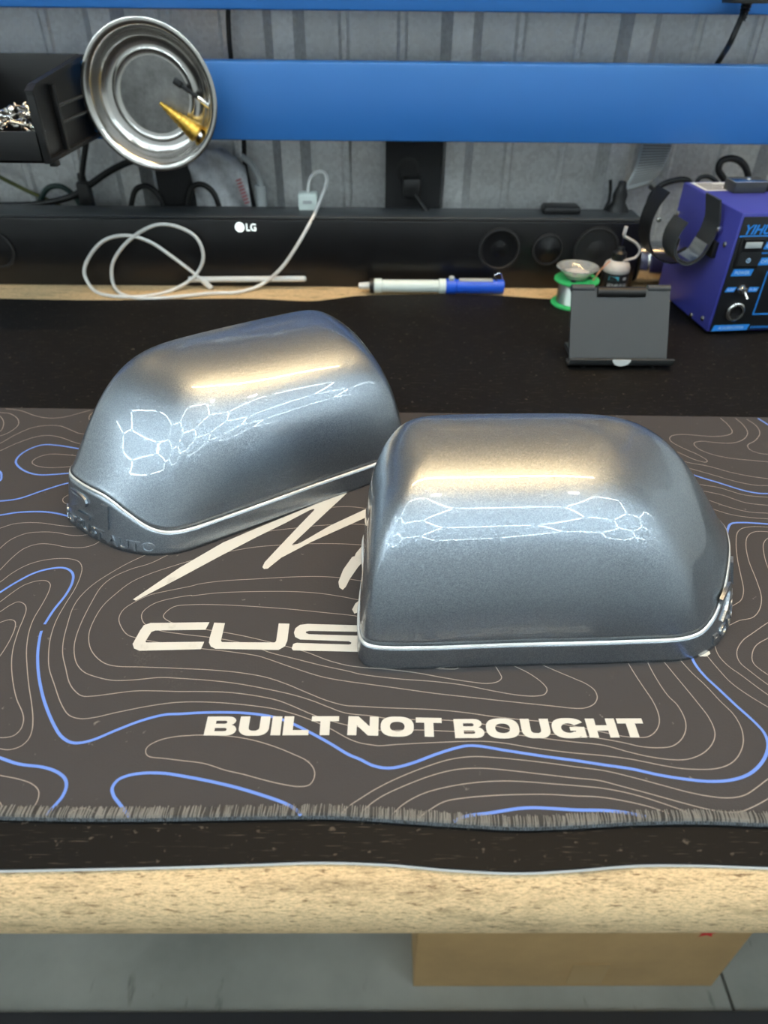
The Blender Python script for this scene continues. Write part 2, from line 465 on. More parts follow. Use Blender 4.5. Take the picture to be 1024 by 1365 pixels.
struct(obj('ceiling', box(B(), (0, -1.45, ZC+0.05), (7.2, 5.2, 0.1)), 'ceiling_paint', smooth=0))

pp = obj('plywood_panel', box(B(), (0, 0, 0.62), (3.6, 0.018, 1.24), 0.002), 'plywood'); pp.location = (0, 1.03, 0.52)
tag(pp, 'brown plywood panel on the wall above the rack, out of the picture', 'panel')
# ceiling lamp: honeycomb of LED tubes
hx = thing('honeycomb_lamp', 'honeycomb of cool white LED tubes on the ceiling, mirrored in the silver covers', 'lamp', (0, 0, ZC))
HA = 0.5; zt = -0.035; seen = set(); nodes = set(); lamp_me = None
jt = None
for i in range(-4, 5):
    for j in range(-4, 2):
        cx = 0.25+i*1.5*HA-0.5; cy = -0.29+(j+(0.5 if i % 2 else 0))*math.sqrt(3)*HA
        if cy < -1.9 or cy > 0.05: continue
        vs = [(cx+HA*math.cos(R(60*q)), cy+HA*math.sin(R(60*q))) for q in range(6)]
        for q in range(6):
            a, c = vs[q], vs[(q+1) % 6]
            key = tuple(sorted((tuple(round(t*20) for t in a), tuple(round(t*20) for t in c))))
            if key in seen: continue
            seen.add(key)
            if lamp_me is None:
                bm = B(); cyl(bm, (-HA/2+.03, 0, 0), (HA/2-.03, 0, 0), 0.009, 8); o = obj('tube', bm, 'hex_led', hx); lamp_me = o.data
            else:
                o = bpy.data.objects.new('tube', lamp_me); COL.objects.link(o); o.parent = hx
            o.location = ((a[0]+c[0])/2, (a[1]+c[1])/2, zt); o.rotation_euler = (0, 0, math.atan2(c[1]-a[1], c[0]-a[0]))
            for nd in (a, c):
                kk = tuple(round(t*20) for t in nd)
                if kk in nodes: continue
                nodes.add(kk)
                if jt is None:
                    o = obj('joint', lathe(B(), [(0.017, -0.055), (0.03, -0.045), (0.03, 0)], 8), 'lamp_housing', hx); jt = o.data
                else:
                    o = bpy.data.objects.new('joint', jt); COL.objects.link(o); o.parent = hx
                o.location = (nd[0], nd[1], 0)
# warm batten and two round downlights nearer the wall
lb = thing('batten_lamp', 'long warm white batten lamp on the ceiling over the bench, mirrored in the silver covers', 'lamp', (0.25, 0.76, ZC))
obj('housing', box(B(), (0, 0, -0.02), (1.52, 0.12, 0.04), 0.004), 'lamp_housing', lb)
for s_ in (-1, 1): obj('light_shield', box(B(), (0, s_*0.058, -0.08), (1.52, 0.004, 0.09), 0.001), 'black_matte', lb)  # added side plates that keep the batten's light off the wall
bm = B(); cyl(bm, (-0.74, 0, -0.052), (0.74, 0, -0.052), 0.02, 12); obj('tube', bm, 'bar_led', lb)
for x, y, tx in ((0.10, 0.22, 'left'), (0.78, 0.22, 'right')):
    o = thing('downlight', 'small round downlight on the ceiling, the %s one of two' % tx, 'lamp', (x, y, ZC), 0, 'round downlights')
    obj('ring', lathe(B(), [(0.05, -0.02), (0.06, -0.02), (0.06, 0)], 24), 'lamp_housing', o)
    obj('lens', lathe(B(), [(0, -0.026), (0.035, -0.025), (0.049, -0.0205)], 24, cap=False), 'spot_led', o)

# ================================================================== BENCH
wbn = thing('workbench', 'workbench with thick worn pale wooden top and rounded front edge', 'workbench', (0, 0, ZF))
zt = -0.0055; th = 0.042; rr = 0.020; yf = 0.1405
pf = [(1.02, zt), (yf+rr, zt)] + [(yf+rr-rr*math.sin(R(a)), zt-rr+rr*math.cos(R(a))) for a in range(10, 91, 10)] \
    + [(yf+rr*0.8-rr*0.8*math.cos(R(a)), zt-th+rr*0.8-rr*0.8*math.sin(R(a))) for a in range(0, 91, 15)] + [(1.02, zt-th)]
bm = B(); prism(bm, [(-0.95, y, z) for y, z in pf], (1.9, 0, 0))
o = obj('worktop', bm, 'bench_wood', wbn, smooth=35); o.location.z = -ZF
for x in (-0.88, 0.88):
    for y in (0.24, 0.95):
        obj('leg', box(B(), (x, y, (-zt-th-ZF)*0+(zt-th-ZF)/2), (0.06, 0.06, zt-th-ZF), 0.003), 'blue_paint', wbn)
for y in (0.95,):
    obj('stretcher', box(B(), (0, y, 0.25), (1.7, 0.04, 0.06), 0.003), 'blue_paint', wbn)

# black rubber sheet over the worktop
zr = -0.003
fe = [(-260, 1160), (-100, 1159), (0, 1158), (100, 1156), (200, 1154), (330, 1150), (430, 1147), (520, 1150), (600, 1157), (690, 1161), (760, 1158), (850, 1151), (940, 1151), (1024, 1154), (1150, 1155), (1300, 1156)]
fr = spline([G(x, y, zr) for x, y in fe], 6)
fr = [Vector((-0.93, fr[0].y, 0))]+fr+[Vector((0.93, fr[-1].y, 0))]
bk = spline([Vector((-0.93, 0.905, 0)), G(0, 398, zr), G(120, 400, zr), G(330, 398, zr), G(420, 401, zr), G(480, 394, zr), G(640, 393, zr), G(760, 400, zr), G(900, 402, zr), Vector((0.6, .895, 0)), Vector((0.93, 0.9, 0))], 6)
poly = [(p.x, p.y) for p in fr]+[(p.x, p.y) for p in bk[::-1]]
rb = thing('rubber_sheet', 'scuffed black rubber sheet covering the wooden bench top', 'mat', (0, 0, zt))
bm = B(); slab(bm, [poly], lambda x, y: Vector((x, y, 0)), (0, 0, 1), zr-zt)
obj('sheet', bm, 'bench_rubber', rb, smooth=0)
bm = B(); tube(bm, [Vector((p.x, p.y-0.0005, 0.0009)) for p in fr], 0.0006, 6)
obj('edge_strip', bm, 'edge_grey', rb)

# floor things
fm = obj('floor_mat', box(B(), (0, 0, 0.006), (2.4, 1.0, 0.012), 0.003), 'floor_mat')
fm.location = (0, 0.37-0.5, ZF); tag(fm, 'black rubber floor mat in front of the cardboard box', 'mat')
bx_ = thing('cardboard_box', 'closed brown cardboard box with a red star, on the floor under the bench', 'box', (0.293, 0.406, ZF))
bw, bd, bh = 0.47, 0.36, 0.36
bx_fp = obj('front_panel', box(B(), (0, 0.002, bh/2), (bw, 0.004, bh), 0.0012), 'cardboard', bx_)
obj('back_panel', box(B(), (0, bd-0.002, bh/2), (bw, 0.004, bh), 0.0012), 'cardboard', bx_)
for s in (-1, 1): obj('side_panel', box(B(), (s*(bw/2-0.002), bd/2, bh/2), (0.004, bd-0.008, bh), 0.0012), 'cardboard', bx_)
obj('bottom_panel', box(B(), (0, bd/2, 0.002), (bw-.01, bd-0.01, 0.003)), 'cardboard', bx_)
for s in (0, 1): obj('flap', box(B(), (0, bd*(0.25+0.5*s), bh+0.002), (bw, bd/2-0.002, 0.004), 0.001), 'cardboard', bx_)
tp = obj('tape', box(B(), (0.03, -0.0006, 0.05), (0.055, 0.0008, 0.075)), 'tape_brown', bx_fp)
tp2 = obj('tape', box(B(), (0.0, bd/2, bh+0.0045), (bw+0.001, 0.05, 0.0008)), 'tape_brown', bx_)
star = []
for i in range(10):
    a = R(90+36*i); rr_ = 0.016 if i % 2 == 0 else 0.007
    star.append((rr_*math.cos(a), rr_*math.sin(a)))
s0 = YP(944, 1244, 0.405)
bm = B(); slab(bm, [star], lambda x, y: Vector((s0.x-0.293+x, -0.0002, s0.z-ZF+y)), (0, -1, 0), 0.0004)
obj('star_print', bm, 'star_red', bx_fp, smooth=0)

# ================================================================== PRINTED DESK MAT
dm = thing('desk_mat', 'black printed desk mat with blue and white contour lines and white lettering', 'mat', (0, 0, zr))
ZM = -zr                                   # top of the mat, local
me_ = [(-300, 1086), (-120, 1086), (0, 1087), (100, 1089), (200, 1089), (330, 1087), (440, 1086), (512, 1090), (600, 1096), (690, 1101), (760, 1099), (850, 1094), (940, 1093), (1024, 1096), (1150, 1098), (1330, 1098)]
mf = spline([G(x, y, 0) for x, y in me_], 6)
mf = [Vector((-0.45, mf[0].y, 0))]+[p for p in mf if abs(p.x) < 0.44]+[Vector((0.45, mf[-1].y, 0))]
poly = [(p.x, p.y) for p in mf]+[(0.45, 0.5815), (0.0, 0.5885), (-0.45, 0.5945)]
bm = B(); slab(bm, [poly], lambda x, y: Vector((x, y, 0.0002)), (0, 0, 1), ZM-0.0002)
obj('cloth', bm, 'mat_cloth', dm, smooth=0)
# overlocked edge: braid along the rim and slanting stitches
eb = mf

bl, bk_ = B(), B()
def along(pts, step):
    out = []; acc = 0.0
    for a, c in zip(pts, pts[1:]):
        L = (c-a).length; d = step-acc
        while d <= L:
            out.append((a+(c-a)*(d/L), (c-a).normalized())); d += step
        acc = (acc+L) % step if L >= step-acc else acc+L
    return out
for q, (p, t) in enumerate(along(eb, 0.00055)):
    if abs(p.x) > 0.30: continue
    dens = 0.62+0.14*math.sin(p.x*61)*math.sin(p.x*23+1)
    bmx = bl if random.random() < dens else bk_
    w_ = 0.0052+random.uniform(-0.0009, 0.0006); sl = 0.0002+random.uniform(-.00025, .00025)
    a = p+Vector((-sl, -0.0010, 0.0018)); c = p+Vector((sl, w_*0.5, ZM+0.0004)); d = p+Vector((sl*1.6, w_, ZM+0.0001))
    tube(bmx, [a, p+Vector((0, 0.0006, ZM+0.0004)), c, d], random.uniform(.00020, .00032), 4)
for nm_, b_, mt in (('stitching', bl, 'thread_light'), ('stitching', bk_, 'thread_dark')):
    o = obj(nm_, b_, mt, dm); o['kind'] = 'stuff'
bm = B()
br_ = [q[0] for q in along(eb, 0.00065)]
tube(bm, [Vector((p.x, p.y-0.0004, 0.0015)) for p in br_], [0.00105 if i % 2 else 0.0015 for i in range(len(br_))], 6)
o = obj('edge_braid', bm, 'thread_blue', dm)

# contour print
CR = {1: (0, 530, 4), 2: (0, 740, 4), 3: (0, 900, 4), 4: (240, 640, 4), 5: (240, 850, 4), 6: (480, 860, 4), 7: (768, 860, 4), 8: (768, 540, 4), 9: (896, 680, 5.33)}
def L(*segs):
    out = []
    for c, pts in segs:
        ox, oy, s = CR[c]
        out += [(ox+x/s, oy+y/s) for x, y in pts]
    return out
WHITE = [
 L((1, [(-80, 55), (0, 80), (50, 85), (95, 115), (95, 150), (50, 185), (0, 205), (-80, 215)])),
 L((1, [(-60, 70), (0, 100), (18, 125), (18, 150), (0, 180), (-60, 195)])),
 L((1, [(30, 60), (110, 70), (180, 95), (260, 110), (340, 105), (420, 85), (500, 62)])),
 L((1, [(-80, 280), (0, 245), (80, 200), (170, 162), (240, 150), (320, 152), (370, 170), (430, 193), (490, 195), (620, 188)])),
 L((1, [(-80, 325), (0, 285), (100, 240), (200, 208), (270, 203), (340, 218), (400, 240), (450, 250), (540, 252)])),
 L((1, [(580, 55), (520, 65), (482, 92), (475, 113), (490, 130), (550, 133), (640, 120)])),
 L((1, [(560, 318), (450, 315), (350, 305), (260, 303), (200, 320), (172, 342), (185, 360), (240, 373), (320, 373), (440, 362), (560, 350)])),
 L((1, [(520, 510), (380, 515), (340, 535), (335, 550), (350, 565), (400, 572), (520, 570)])),
 L((1, [(-80, 720), (0, 697), (70, 675), (150, 667), (230, 670), (320, 683), (420, 690), (520, 688)])),
 L((1, [(-60, 870), (0, 805), (60, 757), (140, 725), (220, 717), (300, 720), (380, 735), (440, 735), (490, 725), (570, 690)])),
 L((1, [(-60, 980), (0, 920), (70, 850), (130, 805), (200, 782), (270, 782), (350, 797), (440, 800), (500, 785), (560, 750), (640, 710)])),
 L((1, [(700, 740), (640, 765), (630, 785), (655, 803), (720, 805), (800, 780)])),
 L((2, [(-60, 180), (0, 145), (60, 100), (130, 60), (200, 35), (290, 20), (370, 20), (420, 35), (437, 65), (430, 110), (400, 180), (350, 260), (300, 350), (270, 440), (260, 520), (262, 600), (290, 690), (330, 800), (370, 855), (430, 873), (500, 867), (620, 840), (780, 808), (900, 790)]),
   (5, [(0, 345), (100, 343), (250, 350), (400, 365), (500, 380), (600, 405), (700, 440), (800, 485), (900, 540), (960, 562)]),
   (6, [(60, 532), (100, 537), (200, 530), (400, 520), (640, 513), (760, 522), (900, 545), (1023, 562)]),
   (7, [(0, 577), (150, 590), (300, 610), (450, 640), (560, 658), (650, 663), (740, 660), (810, 640), (855, 605), (885, 550), (892, 500), (880, 440), (840, 370), (770, 300), (690, 215), (620, 150), (545, 68), (500, 20)])),
 L((2, [(-60, 285), (0, 250), (60, 205), (130, 160), (200, 138), (245, 137), (268, 155), (262, 190), (230, 255), (180, 340), (155, 410), (142, 500), (145, 600), (155, 700), (170, 800), (176, 880), (170, 940), (150, 985), (110, 1020), (50, 1038), (0, 1033), (-60, 1020)])),
 L((2, [(-60, 335), (0, 303), (50, 270), (95, 250), (130, 262), (140, 290), (125, 340), (100, 400), (70, 500), (62, 580), (70, 680), (90, 770), (120, 840), (126, 880), (110, 930), (75, 962), (30, 973), (-60, 970)])),
 L((2, [(-60, 385), (0, 360), (50, 345), (78, 352), (82, 380), (60, 440), (20, 510), (-30, 580)])),
 L((2, [(860, -45), (775, 0), (690, 40), (600, 90), (500, 155), (430, 220), (390, 280), (360, 370), (338, 460), (335, 530), (350, 600), (370, 680), (400, 725), (440, 752), (500, 752), (580, 742), (720, 725), (850, 725)]),
   (5, [(0, 288), (100, 288), (250, 292), (400, 310), (520, 335), (600, 365), (680, 400), (760, 430), (890, 467), (1000, 482)]),
   (6, [(110, 455), (300, 453), (480, 460), (680, 465), (860, 482), (1023, 503)]),
   (7, [(0, 518), (150, 535), (280, 570), (400, 597), (520, 612), (600, 608), (680, 575), (730, 520), (740, 465), (710, 390), (650, 310), (560, 200), (490, 115), (450, 65), (430, 20)])),
 L((2, [(980, -40), (895, 0), (800, 45), (700, 75), (600, 120), (540, 170), (490, 250), (430, 370), (400, 460), (396, 520), (410, 580), (450, 625), (520, 652), (600, 668), (700, 667), (860, 653)]),
   (5, [(0, 218), (150, 228), (300, 245), (450, 272), (600, 305), (700, 335), (790, 370), (880, 402)]),
   (6, [(60, 378), (150, 392), (300, 398), (480, 402), (720, 432), (860, 462), (1023, 476)]),
   (7, [(0, 480), (110, 495), (250, 520), (350, 542), (440, 548), (510, 540), (560, 505), (585, 450), (580, 395), (540, 320), (490, 270), (420, 165), (372, 68), (360, 20)])),
 L((4, [(1000, 348), (850, 340), (700, 340), (520, 348), (400, 358), (280, 378), (60, 430)]),
   (2, [(920, 60), (800, 100), (700, 145), (620, 205), (550, 270), (500, 350), (475, 420), (480, 490), (510, 540), (560, 578), (620, 593), (750, 597), (900, 602)]),
   (5, [(0, 165), (150, 172), (300, 185), (450, 210), (560, 245), (680, 295), (780, 335), (880, 362)]),
   (6, [(0, 327), (150, 335), (400, 345), (560, 360), (700, 380), (860, 398), (1023, 413)]),
   (7, [(0, 435), (130, 462), (260, 488), (320, 492), (380, 490), (420, 465), (443, 420), (440, 370), (410, 300), (370, 240), (320, 165), (270, 80), (250, 20)])),
 L((4, [(400, 290), (480, 272), (600, 258), (740, 243), (900, 235), (1000, 238)])),
 L((4, [(720, 160), (820, 145), (900, 142), (1000, 152)])),
 L((4, [(1020, 545), (945, 535), (860, 522), (750, 515), (600, 517), (400, 528), (230, 538), (100, 555)]),
   (2, [(1023, 165), (900, 190), (800, 213), (720, 250), (660, 290), (635, 335), (645, 380), (680, 425), (720, 440), (840, 465)]),
   (4, [(60, 890), (120, 900), (220, 910), (400, 935)]), (5, [(440, 105), (600, 160), (760, 210), (900, 235)]),
   (6, [(0, 203), (200, 230), (400, 258), (600, 280), (800, 302), (1023, 325)]),
   (7, [(0, 338), (50, 335), (95, 315), (113, 280), (98, 240), (50, 205), (0, 183)]), (6, [(1050, 140), (970, 105), (900, 70)])),
 L((4, [(1020, 660), (940, 637), (750, 605), (600, 595), (400, 595), (200, 602), (60, 617)]),
   (2, [(1023, 215), (900, 235), (820, 260), (765, 300), (755, 330), (775, 370), (860, 405), (960, 420)]),
   (4, [(63, 828), (150, 838), (300, 862), (400, 890), (480, 920)]), (5, [(620, 115), (760, 150), (900, 180)]),
   (6, [(0, 155), (200, 180), (400, 195), (560, 215), (700, 243), (850, 268), (940, 272), (985, 262), (997, 235), (970, 200), (900, 150), (820, 110), (740, 60)])),
 L((4, [(1020, 740), (930, 724), (750, 705), (600, 690), (400, 675), (200, 665)]),
   (2, [(1023, 265), (930, 275), (880, 310), (872, 330), (915, 360)]),
   (4, [(20, 780), (140, 798), (280, 820), (420, 850), (560, 885), (680, 920)]), (5, [(800, 125), (900, 150)]),
   (6, [(0, 118), (150, 130), (300, 148), (450, 175), (600, 198), (680, 205), (735, 195), (755, 175), (745, 150), (720, 110), (690, 60)])),
 L((6, [(300, 95), (370, 120), (470, 128), (520, 125), (550, 100)])),
 L((3, [(1023, 322), (940, 328), (850, 348), (790, 380), (777, 405), (790, 432), (880, 445)]),
   (5, [(0, 655), (130, 672), (240, 707), (340, 730), (450, 760), (560, 785), (640, 795), (690, 785), (715, 750), (715, 705), (680, 660), (600, 620), (500, 580), (380, 545), (250, 525), (100, 520), (60, 522)])),
 L((3, [(-60, 520), (0, 535), (100, 555), (170, 580), (205, 615), (205, 655), (180, 705), (145, 740)])),
 L((3, [(-40, 660), (0, 680), (8, 705), (0, 735)])),
 L((3, [(360, 742), (400, 720), (440, 710), (490, 725), (545, 750)])),
 L((5, [(855, 945), (900, 900), (960, 860)]), (6, [(0, 820), (80, 770), (200, 710), (350, 650), (480, 610), (600, 595), (720, 600), (880, 615), (1023, 632)]),
   (7, [(0, 650), (150, 670), (300, 705), (450, 745), (600, 785), (720, 808), (820, 815), (900, 800), (970, 755), (1023, 715), (1120, 660)])),
 L((6, [(10, 890), (60, 845), (120, 805), (250, 745), (400, 690), (520, 663), (640, 657), (760, 665), (980, 690)]),
   (7, [(0, 710), (120, 722), (250, 755), (400, 795), (600, 850), (700, 875), (790, 890), (870, 890), (950, 860), (1023, 820), (1120, 760)])),
 L((6, [(165, 910), (230, 850), (330, 795), (450, 760), (600, 735), (760, 725), (900, 730), (1023, 740)]), (7, [(0, 750), (150, 765), (300, 795), (450, 840), (560, 880), (600, 900)])),
 L((6, [(315, 920), (370, 880), (450, 835), (560, 815), (700, 803), (850, 797), (1023, 797)]), (7, [(0, 805), (120, 810), (250, 830), (400, 865), (500, 900)])),
 L((7, [(660, 10), (705, 65), (760, 130), (820, 195), (900, 255), (1023, 330), (1120, 380)])),
 L((7, [(735, -60), (740, 0), (760, 55), (810, 110), (880, 160), (960, 220), (1023, 265), (1120, 330)])),
 L((9, [(760, 760), (682, 800), (580, 870), (500, 930), (460, 1010), (480, 1080), (560, 1150), (680, 1240), (800, 1320)])),
 L((9, [(760, 870), (682, 910), (600, 960), (570, 1020), (580, 1090), (680, 1170), (800, 1240)])),
 L((9, [(360, 720), (435, 678), (490, 640), (508, 570), (490, 470), (465, 350), (455, 230), (465, 160), (500, 130), (580, 118), (682, 122), (800, 128)])),
 L((9, [(330, 850), (415, 815), (480, 785), (570, 765), (620, 710), (635, 620), (600, 500), (545, 360), (525, 250), (535, 190), (570, 160), (620, 152), (682, 155), (800, 165)])),
 L((9, [(760, 180), (682, 200), (650, 240), (655, 320), (682, 410), (760, 560)])),
 L((8, [(540, 290), (605, 308), (700, 325), (850, 365), (1023, 393), (1150, 400)])),
 L((8, [(560, 325), (620, 342), (720, 370), (860, 410), (960, 428), (1023, 430), (1150, 430)])),
 L((8, [(600, 405), (670, 425), (760, 440), (900, 480), (1023, 492), (1150, 500)])),
 L((8, [(630, 450), (695, 462), (780, 480), (900, 520), (1023, 535), (1150, 545)])),
 L((8, [(660, 490), (720, 512), (800, 540), (920, 570), (1023, 577), (1150, 582)])),
 L((8, [(680, 535), (745, 560), (830, 585), (930, 600), (1023, 607), (1150, 612)])),
 L((8, [(770, 70), (810, 105), (833, 145), (810, 160), (730, 168), (620, 160), (550, 157), (505, 168), (503, 190), (560, 225), (650, 265), (700, 297), (690, 305), (630, 290), (540, 250)])),
 L((8, [(850, 70), (895, 110), (915, 150), (890, 185), (830, 203), (740, 200), (670, 193), (630, 203), (645, 228), (700, 255), (800, 280), (1023, 303), (1150, 315)])),
 L((8, [(910, 75), (960, 110), (980, 150), (955, 190), (915, 215), (930, 240), (980, 258), (1023, 263), (1150, 270)])),
]
BLUE = [
 L((1, [(640, 310), (475, 283), (400, 270), (300, 255), (230, 253), (170, 270), (110, 305), (85, 340), (100, 370), (150, 400), (210, 413), (300, 410), (430, 400), (600, 400)])),
 L((1, [(-60, 375), (0, 395), (8, 420), (0, 445), (-60, 462)])),
 L((1, [(-80, 556), (0, 553), (100, 540), (220, 500), (330, 465), (410, 445), (540, 395)])),
 L((1, [(-80, 637), (0, 628), (100, 613), (230, 610), (300, 618), (390, 640), (500, 665)])),
 L((2, [(-60, 235), (0, 200), (80, 150), (180, 98), (260, 75), (330, 68), (370, 80), (390, 105), (385, 150), (350, 215), (290, 290), (238, 370)])),
 L((2, [(222, 405), (215, 430), (203, 510), (203, 600), (215, 690), (240, 790), (290, 910), (330, 970), (380, 1000), (430, 1002), (500, 985), (620, 935), (760, 882), (880, 852)]),
   (5, [(0, 408), (100, 402), (200, 400), (320, 402), (430, 412), (520, 430), (600, 460), (700, 510), (800, 565), (900, 625)]),
   (6, [(0, 610), (60, 640), (120, 655), (180, 655), (280, 630), (400, 585), (500, 553), (570, 538), (640, 540), (760, 560), (1023, 600)]),
   (7, [(0, 617), (150, 640), (300, 662), (450, 695), (600, 718), (720, 728), (830, 720), (920, 690), (980, 640), (1015, 580), (1022, 520), (1000, 465), (950, 410), (850, 320), (760, 235), (690, 170), (640, 110), (618, 68), (600, 10)])),
 L((3, [(690, 755), (640, 690), (605, 640), (600, 600), (630, 560), (690, 535), (780, 523), (880, 525)]), (5, [(0, 737), (150, 765), (300, 800), (450, 845), (560, 885), (620, 920), (645, 950)])),
 L((3, [(-60, 425), (0, 442), (100, 475), (230, 492), (300, 515), (345, 550), (355, 590), (335, 645), (290, 700), (247, 748)])),
 L((6, [(500, 940), (560, 915), (700, 895), (840, 873), (920, 868), (1023, 872)]), (7, [(0, 880), (150, 883), (280, 897), (380, 918)])),
 L((9, [(385, 260), (390, 205), (395, 140), (420, 98), (500, 90), (682, 100), (820, 108)])),
 L((8, [(580, 355), (645, 380), (760, 415), (900, 458), (980, 472), (1023, 473), (1150, 475)])),
 L((8, [(970, 72), (1023, 105), (1120, 170)])),
]
def inside(p):
    return abs(p.x) < 0.445 and p.y < 0.5815+(0.45-p.x)*0.0144-0.001
for nm_, lines, wd, mt, dz in (('contour_print', WHITE, 0.00052, 'line_white', 0.00015), ('contour_print', BLUE, 0.0017, 'line_blue', 0.00025)):
    bm = B()
    for ln in lines:
        pts = spline([G(x, y, 0) for x, y in ln], 5)
        pts = [p for p in pts if inside(p)]
        ribbon(bm, pts, wd, ZM+dz)
    o = obj(nm_, bm, mt, dm, smooth=0)
    o['label'] = 'thin pale contour lines' if mt == 'line_white' else 'blue contour lines'

# lettering: heavy extended capitals
def g_I(): return 0.36, [[(0, 0), (.36, 0), (.36, 1), (0, 1)]]
def g_L(): return 0.95, [[(0, 0), (.95, 0), (.95, .27), (.36, .27), (.36, 1), (0, 1)]]
def g_T(): return 1.02, [[(.33, 0), (.69, 0), (.69, .73), (1.02, .73), (1.02, 1), (0, 1), (0, .73), (.33, .73)]]
def g_H(): return 1.16, [[(0, 0), (.36, 0), (.36, .36), (.80, .36), (.80, 0), (1.16, 0), (1.16, 1), (.80, 1), (.80, .64), (.36, .64), (.36, 1), (0, 1)]]
def g_N(): return 1.20, [[(0, 0), (.35, 0), (.35, .52), (.80, 0), (1.2, 0), (1.2, 1), (.85, 1), (.85, .48), (.40, 1), (0, 1)]]
def g_U():
    return 1.12, [[(0, 1), (0, .40)]+arc(.40, .38, .40, .40, 180, 270)[1:]+arc(.72, .38, .40, .40, 270, 360)+[(1.12, 1), (.76, 1), (.76, .42)]
                  + arc(.60, .40, .16, .16, 0, -90)[1:]+arc(.52, .40, .16, .16, 270, 180)+[(.36, 1)]]
def g_O(): return 1.30, [supe(.65, .5, .65, .53), supe(.65, .5, .29, .25, 2.3, 28)]
def g_B():
    out = [(0, 0)]+arc(.84, .29, .32, .29, -90, 80, 8)+arc(.80, .76, .30, .24, -60, 90, 8)+[(0, 1)]
    return 1.16, [out, [(.36, .22), (.72, .22)]+arc(.72, .305, .085, .085, -90, 90, 6)+[(.36, .39)], [(.36, .61), (.70, .61)]+arc(.70, .69, .08, .08, -90, 90, 6)+[(.36, .77)]]
def g_G():
    o = [(.65+.65*math.copysign(abs(math.cos(R(a)))**(2/2.6), math.cos(R(a))), .5+.53*math.copysign(abs(math.sin(R(a)))**(2/2.6), math.sin(R(a)))) for a in range(28, 312, 8)]
    i = [(.65+.29*math.cos(R(a)), .5+.25*math.sin(R(a))) for a in range(310, 30, -12)]
    return 1.30, [o+[(1.0, .06), (1.04, .0), (1.28, 0), (1.28, .56), (.70, .56), (.70, .36), (.92, .36), (.90, .30)]+i+[(.93, .66)]]
GL = dict(B=g_B, U=g_U, I=g_I, L=g_L, T=g_T, N=g_N, O=g_O, G=g_G, H=g_H)
bm = B()
def word(s, bl_, br_, gap=0.085):
    p0, p1 = G(*bl_, 0), G(*br_, 0); ht = 0.0124
    wd = sum(GL[c]()[0] for c in s)+gap*(len(s)-1)
    ex = (p1-p0)/wd; ey = Vector((-ex.y, ex.x, 0)).normalized()*ht
    x = 0
    for c in s:
        w_, loops = GL[c]()
        flat(bm, loops, lambda a, d, x=x: Vector((p0.x, p0.y, 0))+ex*(x+a)+ey*d+Vector((0, 0, ZM+0.0004)))
        x += w_+gap
word('BUILT', (271.5, 981), (451, 980.5)); word('NOT', (463, 980.5), (590, 983)); word('BOUGHT', (607, 984.5), (864, 983.5))
obj('slogan_print', bm, 'letter_white', dm, smooth=0)['label'] = 'white words BUILT NOT BOUGHT'

def stroke(bm, pts, wd, z, per=5, sm_=True):
    P = [G(x, y, 0) for x, y in pts]
    if sm_: P = spline(P, per)
    ribbon(bm, P, wd, z)
bm = B()
c4 = lambda *a: [(240+x/4, 640+y/4) for x, y in a]
c7 = lambda *a: [(x/2, 530+y/2) for x, y in a]
def pxpoly(bm, pts, dz=0.0004): 
    P = [G(x, y, 0) for x, y in pts]
    flat(bm, [[(p.x, p.y) for p in P]], lambda a, d: Vector((a, d, ZM+dz)))
# C U S in wide technical capitals, then the hidden rest of the word
pxpoly(bm, c7((372, 676), (358, 670), (354, 658), (374, 622), (384, 608), (402, 602), (559, 600), (548, 620), (414, 622), (404, 626), (388, 651), (390, 654), (545, 652), (536, 672)))
pxpoly(bm, c4((183, 762), (240, 765), (219, 858), (224, 866), (505, 868), (513, 860), (527, 766), (584, 768), (573, 858), (560, 888), (525, 908), (190, 902), (165, 890), (155, 868), (158, 845)))
pxpoly(bm, c4((1000, 778), (680, 769), (640, 774), (616, 792), (608, 815), (614, 838), (640, 852), (900, 862), (914, 868), (912, 876), (900, 879), (620, 870), (604, 876), (596, 900), (604, 910), (960, 918), (1000, 905), (1010, 880), (1005, 850), (960, 832), (690, 824), (672, 818), (672, 810), (690, 806), (1000, 812)))
for pts in ([(500, 838), (590, 838), (586, 846), (552, 846), (550, 872), (536, 872), (538, 846), (500, 846)],
            [(606, 838), (690, 838), (692, 872), (604, 872)],
            [(710, 838), (780, 838), (850, 838), (905, 842), (932, 866), (946, 869), (947, 872), (942, 875.5), (890, 875.5), (880, 850), (840, 848), (842, 872), (828, 872), (824, 848), (740, 848), (742, 872), (726, 872)]):
    pxpoly(bm, pts)
obj('name_print', bm, 'letter_white', dm, smooth=0)['label'] = 'white wide letters partly covered by the silver cover'
# brushed script stroke
bm = B()
pxpoly(bm, c4((-250, 638), (0, 468), (230, 335), (400, 262), (700, 140), (870, 63), (893, 60), (890, 72), (720, 230), (597, 346), (602, 350), (640, 338), (800, 245), (1000, 152), (1040, 150), (1010, 192), (985, 204), (700, 332), (540, 416), (468, 474), (448, 476), (440, 466), (452, 440), (500, 388), (640, 240), (718, 160), (712, 155), (690, 163), (560, 232), (410, 305), (200, 415), (0, 523), (-235, 645)))
pxpoly(bm, c4((1010, 320), (965, 360), (938, 392), (932, 408), (918, 412), (870, 480), (845, 545), (850, 575), (868, 587), (885, 570), (905, 530), (950, 465), (1010, 400)))
pxpoly(bm, c4((960, 640), (935, 660), (918, 692), (930, 714), (970, 700)))
obj('script_print', bm, 'letter_white', dm, smooth=0)['label'] = 'white brushed script lettering'

